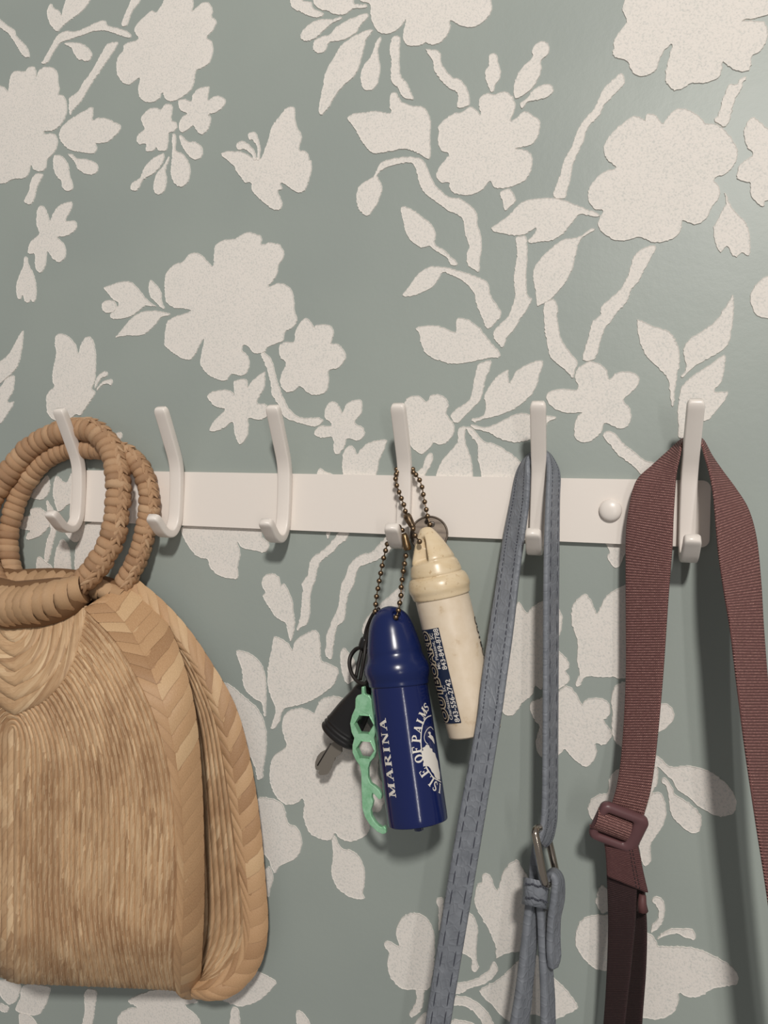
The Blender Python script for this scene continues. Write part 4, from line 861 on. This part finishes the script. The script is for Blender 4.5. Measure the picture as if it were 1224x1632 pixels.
# white float
wf = Float((677.5, 840), (757, 1168), 19, 18.5); RW = 14.0
cream = thing('key_float', 'aged cream plastic key float with a dark blue OUTBOARD label on a bead chain', 'key float', at(757, 1172, 18.5), 'boat key floats')
CAPW = [(0, .3), (.7, 2.6), (3, 4.6), (8, 7.4), (13, 9.6), (17, 11.2), (18.5, 11.3), (20, 12.4), (24, 13.4), (25.4, 13.2), (26.6, 14.6), (29, 15.6), (32, 15.9), (34.5, 15.2), (36.5, 14.8), (37, 14.2)]
ts, hs = wf.hit(659, 890, 8.5); t2_, h2_ = wf.hit(671, 866, 8)
def dentW(th, h, r):
    d = math.hypot(wrap_a(th-ts)*9, (h-hs)*.55); e = math.exp(-(d/3.6)**4); d2 = math.hypot(wrap_a(th-t2_)*8, h-h2_); e2 = math.exp(-(d2/2.0)**4)
    tw = wrap_a(th); cut = ss((h-4)/3)*(1-ss((h-16.5)/2.5))*ss((-tw-.22)/.10)*(tw > -1.5)
    r = r+(min(r, 3.6/max(math.cos(tw), .05))-r)*cut
    return r-3.0*e2*(r > 3), h+.7*math.sin(th+1.2)*ss((h-16)/10)*2
put(obj('cap', mesh('cap', *wf.lathe(dense(CAPW, 6), 96, dentW), M['cream_cap'])), cream)
LW = wf.L
put(obj('barrel', mesh('barrel', *wf.lathe([(34, RW-.1)]+dense([(38, RW), (LW*.5, RW), (LW-5, RW-.3), (LW-2.4, RW-1.2), (LW-.8, RW-3.2), (LW, RW-6.5), (LW+.2, .4)], 5), 64), M['cream'])), cream)
RL = RW+.16
X5 = (670, 980, 7.775); g5 = lambda x, y, r=RL: wf.hit(X5[0]+x/X5[2], X5[1]+y/X5[2], r)
ta, ha = g5(218, 158); tb, hb2 = g5(513, 1335); te = (ta+tb)/2; top_h, bot_h = ha, hb2
lab = 15.5                                      # label width round the barrel
rows = [[wf.p(te-lab*j/14/RL, top_h+(bot_h-top_h)*i, RL) for j in range(15)] for i in (0, 1)]
v, f = grid(rows); put(obj('label', mesh('label', v, f, M['print_navy']), label='dark blue printed label'), cream)
def up_text(body, size, left, foot, mat, off=0, lift=.12, length=None, name='lettering', label=None):
    v, f = text_mesh(body, size, off); xs = [p[0] for p in v]; k = (length/(max(xs)-min(xs))) if length else 1; x0 = min(xs)
    return add_print(cream, wf, name, [([((p-x0)*k, q) for p, q in v], f)], lambda u, w: (te-(left-0+w)/RL*1.0, foot-u), RL+lift, mat, label)
H = bot_h-top_h
up_text('843-556-2742', 3.9, .55, bot_h-.6, M['print_white'], .06, length=H*.445, label='white numerals 843-556-2742')
up_text('843-849-8788', 3.9, .55, bot_h-H*.56, M['print_white'], .06, length=H*.435, label='white numerals 843-849-8788')
up_text('Charleston, SC', 2.9, 4.2, bot_h-H*.04, M['print_white'], .03, length=H*.36, label='white lettering Charleston, SC')
up_text('Mt. Pleasant, SC', 2.9, 4.2, bot_h-H*.575, M['print_white'], .03, length=H*.38, label='white lettering Mt. Pleasant, SC')
up_text('OUTBOARD', 8.8, 7.3, bot_h-H*.005, M['print_cream'], .75, .13, length=H*.985, label='cream outline of the lettering OUTBOARD')
up_text('OUTBOARD', 8.8, 7.3, bot_h-H*.02, M['print_black'], .12, .22, length=H*.955, label='black lettering OUTBOARD')
tr, hr_ = wf.hit(763, 1020, RL)
v, f = text_mesh('OUTBOARD', 6, .2)
add_print(cream, wf, 'lettering', [(v, f)], lambda u, w: (tr+.10+w/RL, hr_-12+u), RL, M['print_black'])
left = tl(Tc, [(358, 505), (350, 520), (346, 548), (353, 588), (367, 628), (381, 666), (396, 705), (405, 745)], 9, 17)
right = tl(Tc, [(455, 508), (470, 523), (492, 555), (507, 598), (515, 643), (523, 688), (533, 735), (541, 775), (556, 826)], 9, 15)
low = tl(Tc, [(452, 853), (465, 893), (492, 930)], 22, 28)
back_l = [(632, 748, 7), (640, 743, 6), (650, 743, 6), (658, 748, 7)]
chain(cream, [left[::-1][:-1]+[left[0]]+back_l+right, low], 'antique brass ball chain')
barrel(cream, (648, 821, 18), (659, 842, 21), 2.5, 1.5, M['brass'])

# steel tag on the cream float's chain
tag = thing('key_tag', 'round steel tag behind the tip of the cream key float', 'key tag', at(684, 880, 9))
c = at(684, 852, 10.5); loops = [[(10.0*math.cos(a), 10.0*math.sin(a)) for a in (2*math.pi*k/48 for k in range(48))], [(.9+1.7*math.cos(a), 5.6+1.7*math.sin(a)) for a in (2*math.pi*k/16 for k in range(16))]]
v, f = extrude_poly(loops, -.7, .7); rotm = Matrix.Rotation(math.radians(-14), 3, 'X') @ Matrix.Rotation(math.radians(6), 3, 'Z')
o = put(obj('disc', mesh('disc', [rotm @ Vector(p)+c for p in v], f, M['nickel'], False)), tag); bv = o.modifiers.new('bevel', 'BEVEL'); bv.width = .0004; bv.segments = 2; bv.limit_method = 'ANGLE'
v, f = tube([rotm @ Vector((9.8*math.cos(a), -.8, 9.8*math.sin(a)))+c for a in (2*math.pi*k/48 for k in range(48))], .55, 8, closed=True)
put(obj('rim', mesh('rim', v, f, M['nickel'])), tag)

# key ring, key, bottle opener
ring = thing('key_ring', 'thin black split ring hanging from the cord of the blue key float', 'key ring', at(584, 1095, 18))
pts = [at(*p) for p in cr([(570, 1086, 22), (561, 1074, 20), (557, 1058, 17), (560, 1044, 15), (569, 1034, 15), (580, 1034, 17), (589, 1044, 19), (593, 1060, 21), (590, 1078, 23), (582, 1090, 24)], 5, True)]
put(obj('ring_wire', mesh('ring_wire', *tube(pts, 1.05, 8, closed=True), M['cord'])), ring)
pts2 = [p+Vector((.3, -1.6, .5)) for p in pts]
put(obj('ring_wire', mesh('ring_wire', *tube(pts2, .9, 8, closed=True), M['cord'])), ring)

key = thing('boat_key', 'metal key with a flared black rubber grip behind the green opener', 'key', at(508, 1225, 10))
kt, kb = at(586, 1098, 16), at(538, 1175, 13); ka = (kb-kt).normalized(); KL = (kb-kt).length; e2 = Vector((0, -1, 0)).cross(ka).normalized()
prof = [(-2, 3), (-1, 5.4), (2, 6.6), (8, 7.6), (16, 9.2), (KL-8, 10.4), (KL-6.5, 10.9), (KL-5.5, 10.4), (KL-4.2, 11.2), (KL-3, 10.8), (KL-1.8, 11.4), (KL-.4, 11.0), (KL+.6, 9.5), (KL+1.0, 4), (KL+1, .3)]
rows = [[kt+ka*h+e2*(r*math.cos(a))+Vector((0, -1, 0))*(r*.62*math.sin(a)) for a in (2*math.pi*k/40 for k in range(40))] for h, r in cr(prof, 3)]
put(obj('grip', mesh('grip', *grid(rows, closed_v=True, cap=True), M['rubber']), label='flared black rubber grip with ridges'), key)
X6 = (500, 960, 5.83)
bl = [(140, 1325), (118, 1365), (95, 1378), (70, 1390), (40, 1425), (20, 1480), (18, 1520), (24, 1548), (60, 1556), (48, 1580), (62, 1600), (100, 1600), (135, 1590), (165, 1540), (172, 1500), (196, 1470), (200, 1440), (235, 1420), (262, 1390), (262, 1330), (200, 1290)]
loop = [at(X6[0]+x/X6[2], X6[1]+y/X6[2], 11) for x, y in bl]; v, f = extrude_poly([[(p.x, p.z) for p in loop]], 10, 12)
put(obj('blade', mesh('blade', v, f, M['key_metal'], False)), key)
gr = tube([at(527, 1185, 12.2), at(506, 1220, 12.2)], .35, 6); put(obj('groove', mesh('groove', *gr, M['cord'])), key)

opener = thing('bottle_opener', 'green anodised bottle opener with two hexagonal wrench holes', 'bottle opener', at(614, 1328, 26))
OUT = [(577, 1094), (581.5, 1094), (582.5, 1106), (590, 1108), (594, 1114), (595.5, 1130), (598, 1142), (601, 1154), (601, 1165), (597.5, 1176), (600, 1186), (601, 1197), (598, 1206), (591, 1214), (588, 1224), (588.5, 1238), (592.5, 1247), (600, 1251.5), (607, 1257.5), (611, 1265), (609.5, 1272), (605, 1271.5), (599, 1265), (594.5, 1262), (594, 1270), (596.5, 1276), (595, 1283), (592.3, 1290), (594, 1299), (600, 1308), (606, 1313.5), (611, 1316), (614.5, 1313.5), (617.5, 1317), (618, 1325), (613, 1327), (602, 1322.5), (591, 1313), (583, 1301), (578.5, 1287), (577.3, 1260), (576.5, 1232), (574, 1219.5), (567, 1210), (562, 1199), (562, 1187), (565, 1176), (560.5, 1167), (558, 1153), (561, 1140), (566.5, 1128), (567, 1113), (570, 1108), (577, 1106)]
def hexa(cx, cy, r, ang): return [(cx+r*math.cos(math.radians(ang+60*k)), cy+r*math.sin(math.radians(ang+60*k))) for k in range(6)]
loops = []
for lp in (OUT, hexa(582, 1153.5, 16, 2), hexa(584, 1193.5, 15, 4)):
    P3 = [at(x, y, 27) for x, y in lp]; loops.append([(p.x, p.z) for p in P3])
v, f = extrude_poly(loops, 25.4, 28); pv = at(575, 1200, 27)
rz = Matrix.Rotation(math.radians(-6), 3, 'Z'); v = [rz @ (Vector(p)-pv)+pv for p in v]
o = put(obj('opener_body', mesh('opener_body', v, f, M['green'], False)), opener); bv = o.modifiers.new('bevel', 'BEVEL'); bv.width = .00045; bv.segments = 2; bv.limit_method = 'ANGLE'; bv.angle_limit = .5

# ---------------------------------------------------------------- blue-grey leather strap on the fifth hook
strap = thing('leather_strap', 'blue-grey leather bag strap with dark stitching draped over the fifth hook', 'bag strap', at(760, 1700, 30))
LEFT = [(858, 721, 2, 858, 725, 10), (846, 724, 2, 846, 728, 10), (833, 737, 3, 843, 738, 12), (822, 757, 4, 844, 757, 14), (813, 800, 6, 843, 800, 15), (803, 850, 9, 837, 850, 17), (795, 900, 13, 830, 900, 19), (779, 1000, 22, 819, 1000, 26), (766, 1090, 31, 807, 1090, 33), (757, 1160, 35.5, 797, 1160, 37), (722, 1350, 38, 766, 1350, 39), (677, 1632, 38, 719, 1632, 39), (645, 1850, 38, 688, 1850, 39)]
RIGHT = [(858, 721, 2, 858, 725, 10), (870, 722, 2, 868, 724, 10), (882, 735, 3, 872, 734, 12), (892, 757, 5, 872, 757, 15), (891, 800, 8, 870.5, 800, 19), (889.5, 900, 14, 868, 900, 27), (888.5, 1050, 16, 867, 1050, 29), (887.5, 1200, 17, 866.5, 1200, 30), (887, 1290, 17, 865, 1290, 30), (884, 1320, 18, 862, 1318, 31), (878, 1340, 20, 858, 1332, 32), (868, 1350, 22, 856, 1338, 32)]
def strap_part(name, secs, thick, mat, parent, stitches=None, label=None, stmat='stitch', n=10):
    v, f, uv, surf, L = ribbon(secs, thick, n); o = put(obj(name, mesh(name, v, f, M[mat], uvs=uv), label=label), parent)
    if stitches:
        V, F = [], []; edge, pitch, w = stitches; cnt = int(L/pitch)
        for q in edge:
            for i in range(cnt):
                t0, t1 = (i+.12)/cnt, (i+.86)/cnt; rows = []
                for t in (t0, (t0+t1)/2, t1):
                    li = .18 if t0 < t < t1 else -.02
                    rows.append([surf(t, q-w, li-.05), surf(t, q, li+.06), surf(t, q+w, li-.05)])
                gv, gf = grid(rows); F += [tuple(k+len(V) for k in g) for g in gf]; V += gv
        st = put(obj('stitching', mesh('stitching', V, F, M[stmat]), kind='stuff'), o); st.matrix_parent_inverse = Matrix.Identity(4)
    return o, surf
strap_part('strap_run', LEFT, 2.6, 'leather', strap, ((.25, .76), 3.2, .022))
strap_part('strap_run', RIGHT, 2.8, 'leather', strap, ((.25, .76), 3.2, .022))
buck = [at(*p) for p in cr([(853, 1327, 37), (857, 1348, 38), (862, 1375, 38), (867, 1400, 37), (871, 1411, 33), (880, 1402, 24), (885, 1390, 19), (881, 1368, 18), (876, 1346, 18), (872, 1330, 20), (865, 1321, 26), (857, 1320, 33)], 5, True)]
put(obj('buckle', mesh('buckle', *tube(buck, 1.75, 12, closed=True), M['chrome']), label='chrome wire buckle'), strap)
strap_part('strap_tail', [(869, 1412, 30, 873, 1392, 20), (876, 1397, 33, 886, 1387, 22), (882, 1404, 34, 896, 1402, 24), (880, 1430, 34, 897, 1432, 24), (876, 1460, 33, 891, 1462, 25), (873, 1495, 32, 891, 1497, 25), (873, 1525, 32, 892, 1522, 25), (876, 1543, 31, 886, 1538, 26)], 3.4, 'leather', strap)
strap_part('lower_strap', [(856, 1340, 24, 862, 1340, 18), (849, 1375, 24, 858, 1375, 18), (846, 1410, 26, 858, 1410, 19), (839, 1450, 28, 857, 1450, 20), (833, 1500, 29, 854, 1500, 21), (826, 1560, 30, 848, 1560, 22), (814, 1632, 31, 841, 1632, 23), (775, 1850, 34, 803, 1850, 26)], 4.0, 'leather', strap)
strap_part('lower_strap', [(868, 1402, 30, 872, 1402, 24), (859, 1440, 29, 869, 1440, 22), (860, 1470, 29, 872, 1470, 22), (862, 1520, 30, 876, 1520, 22), (864, 1580, 31, 881, 1580, 23), (864, 1632, 32, 883, 1632, 24), (866, 1850, 36, 888, 1850, 27)], 3.6, 'leather', strap)
# keeper loop round the lower straps
def keeper():
    rows = []
    for s in range(7):
        t = s/6; r = []
        for k in range(28):
            a = 2*math.pi*k/28; px = 854.5+20.5*math.copysign(abs(math.cos(a))**.6, math.cos(a)); d = 26+9.5*math.copysign(abs(math.sin(a))**.7, math.sin(a))
            e = 1.2*(1 if 0 < s < 6 else 0); py = 1402+43*t+(px-854)*.22
            p = at(px-1.0*t*3, py, d+(1.0*math.sin(math.pi*t)**.4 if math.sin(a) > 0 else 0)); r.append(p)
        rows.append(r)
    inner = [[p+(sum(r, Vector())/28-p)*.12 for p in r] for r in rows[::-1]]
    v, f = grid(rows+inner+[rows[0]], closed_v=True); return v, f
v, f = keeper(); kp = put(obj('keeper_loop', mesh('keeper_loop', v, f, M['leather'], uvs=[(p.x*S, p.z*S) for p in v])), strap)
V, F = [], []
for row in (1411, 1433):
    for i in range(8):
        x = 838+i*4.6; q = [at(x, row+(x-854)*.22+1.2*math.sin(i*2), 36.9), at(x+3.6, row+(x-850)*.22+1.2*math.sin(i*2+1), 36.9)]
        gv, gf = tube([q[0], (q[0]+q[1])/2+Vector((0, -.2, 0)), q[1]], .35, 6); F += [tuple(k+len(V) for k in g) for g in gf]; V += gv
put(obj('stitching', mesh('stitching', V, F, M['stitch']), kind='stuff'), kp).matrix_parent_inverse = Matrix.Identity(4)

# ---------------------------------------------------------------- burgundy webbing strap on the sixth hook
web = thing('webbing_strap', 'burgundy woven webbing strap with plastic slider draped over the last hook', 'bag strap', at(1000, 1700, 20))
WL = [(1101, 700, 3, 1101, 704, 12.5), (1088, 700, 3.5, 1088, 707, 13), (1066, 718, 5, 1083, 730, 16), (1040, 741, 7, 1079, 752, 17), (1013, 768, 9, 1077, 776, 18), (1001, 815, 11, 1074, 825, 20), (997, 860, 12, 1072, 875, 21), (997, 950, 13, 1066, 950, 22), (997, 1080, 14, 1057, 1080, 22), (991, 1190, 16, 1047, 1190, 23), (983, 1250, 18, 1038, 1258, 23), (972, 1290, 19, 1026, 1304, 23), (966, 1330, 18, 1020, 1346, 21)]
WR = [(1101, 700, 3, 1101, 704, 12.5), (1118, 700, 3.5, 1117, 707, 13), (1134, 727, 6, 1124, 728, 17), (1152, 752, 9, 1130, 752, 19), (1172, 778, 12, 1136, 785, 23), (1193, 812, 15, 1140, 830, 27), (1206, 860, 18, 1145, 885, 31), (1213, 930, 22, 1153, 940, 35), (1217, 1000, 25, 1163, 1000, 38), (1224, 1090, 28, 1174, 1090, 41), (1235, 1200, 31, 1188, 1200, 44), (1248, 1320, 34, 1206, 1320, 47), (1262, 1430, 36, 1223, 1430, 49), (1288, 1632, 38, 1250, 1632, 51), (1315, 1830, 38, 1280, 1830, 51)]
strap_part('webbing_run', WL, 1.5, 'web', web); strap_part('webbing_run', WR, 1.5, 'web', web)
# slider: frame, centre bar hidden under the rolled webbing
sc_ = at(985.5, 1318, 25); ex = (at(1027, 1300, 25)-at(958, 1268, 25)).normalized(); ez = Vector((0, -1, 0)).cross(ex).normalized()
if ez.z < 0: ez = -ez
ey = ex.cross(ez); tilt = Matrix.Rotation(math.radians(14), 3, ez) @ Matrix.Rotation(math.radians(10), 3, ex)
def loc(x, y, z): return sc_+tilt @ (ex*x+ez*z+ey*y)
def slider():
    rows = []
    def rr(w, h, r, y, o=0):
        return [loc(x+o, y, z) for x, z in rounded_rect(-w, w, -h, h, r, 6)]
    rows = [rr(11.2, 9.6, 3.2, 2.0), rr(11.6, 10, 3.5, .6), rr(11.4, 9.8, 3.4, -1.4), rr(10.6, 9.0, 3.0, -2.3), rr(7.0, 6.4, 1.6, -2.3, -1.6), rr(6.5, 5.9, 1.4, -1.4, -1.6), rr(6.4, 5.8, 1.4, .6, -1.6), rr(6.8, 6.2, 1.4, 2.0, -1.6)]
    return grid(rows, closed_u=True, closed_v=True)
sgn = 1 if ey.y > 0 else -1
if sgn < 0: ey = -ey
sl = put(obj('slider', mesh('slider', *slider(), M['web_plastic'])), web)
rows = []; uv = []
for i in range(17):
    a = math.pi*(-.08+1.16*i/16)
    for_row = []
    for j in range(9):
        x = -11.9+16.4*j/8; for_row.append(loc(x, -4.6*math.sin(a)+.2, 5.0*math.cos(a))); uv.append((x*S, i*.0012))
    rows.append(for_row)
put(obj('rolled_webbing', mesh('rolled_webbing', *grid(rows), M['web'], uvs=uv)), web)
strap_part('folded_webbing', [(958, 1325, 21, 1017, 1340, 22), (963, 1350, 22, 1021, 1362, 23), (965, 1372, 22, 1027, 1392, 23), (966, 1394, 22, 1034, 1422, 23)], 2.6, 'web_smooth', web, ((.72, .80), 1.6, .012), stmat='web_thread')
strap_part('lower_webbing', [(966, 1380, 19, 1016, 1400, 21), (968, 1430, 19, 1015, 1440, 23), (969, 1480, 19, 1012, 1480, 25), (967, 1550, 19, 1005, 1550, 26), (962, 1632, 19, 996, 1632, 27), (945, 1830, 20, 980, 1830, 29)], 1.5, 'web_dark', web)
strap_part('lower_webbing', [(1012, 1390, 16, 1028, 1405, 17), (1012, 1430, 13, 1029, 1435, 16), (1008, 1480, 10, 1031, 1485, 16), (1000, 1550, 8, 1029, 1550, 17), (990, 1632, 8, 1023, 1632, 18), (975, 1830, 8, 1010, 1830, 20)], 1.5, 'web_dark', web)
v, f = tube([at(1024, 1426, 20), at(1023, 1440, 20), at(1024, 1452, 20)], lambda t: 1.6+1.0*t, 8)
put(obj('bar_tack', mesh('bar_tack', v, f, M['web_smooth'])), web)
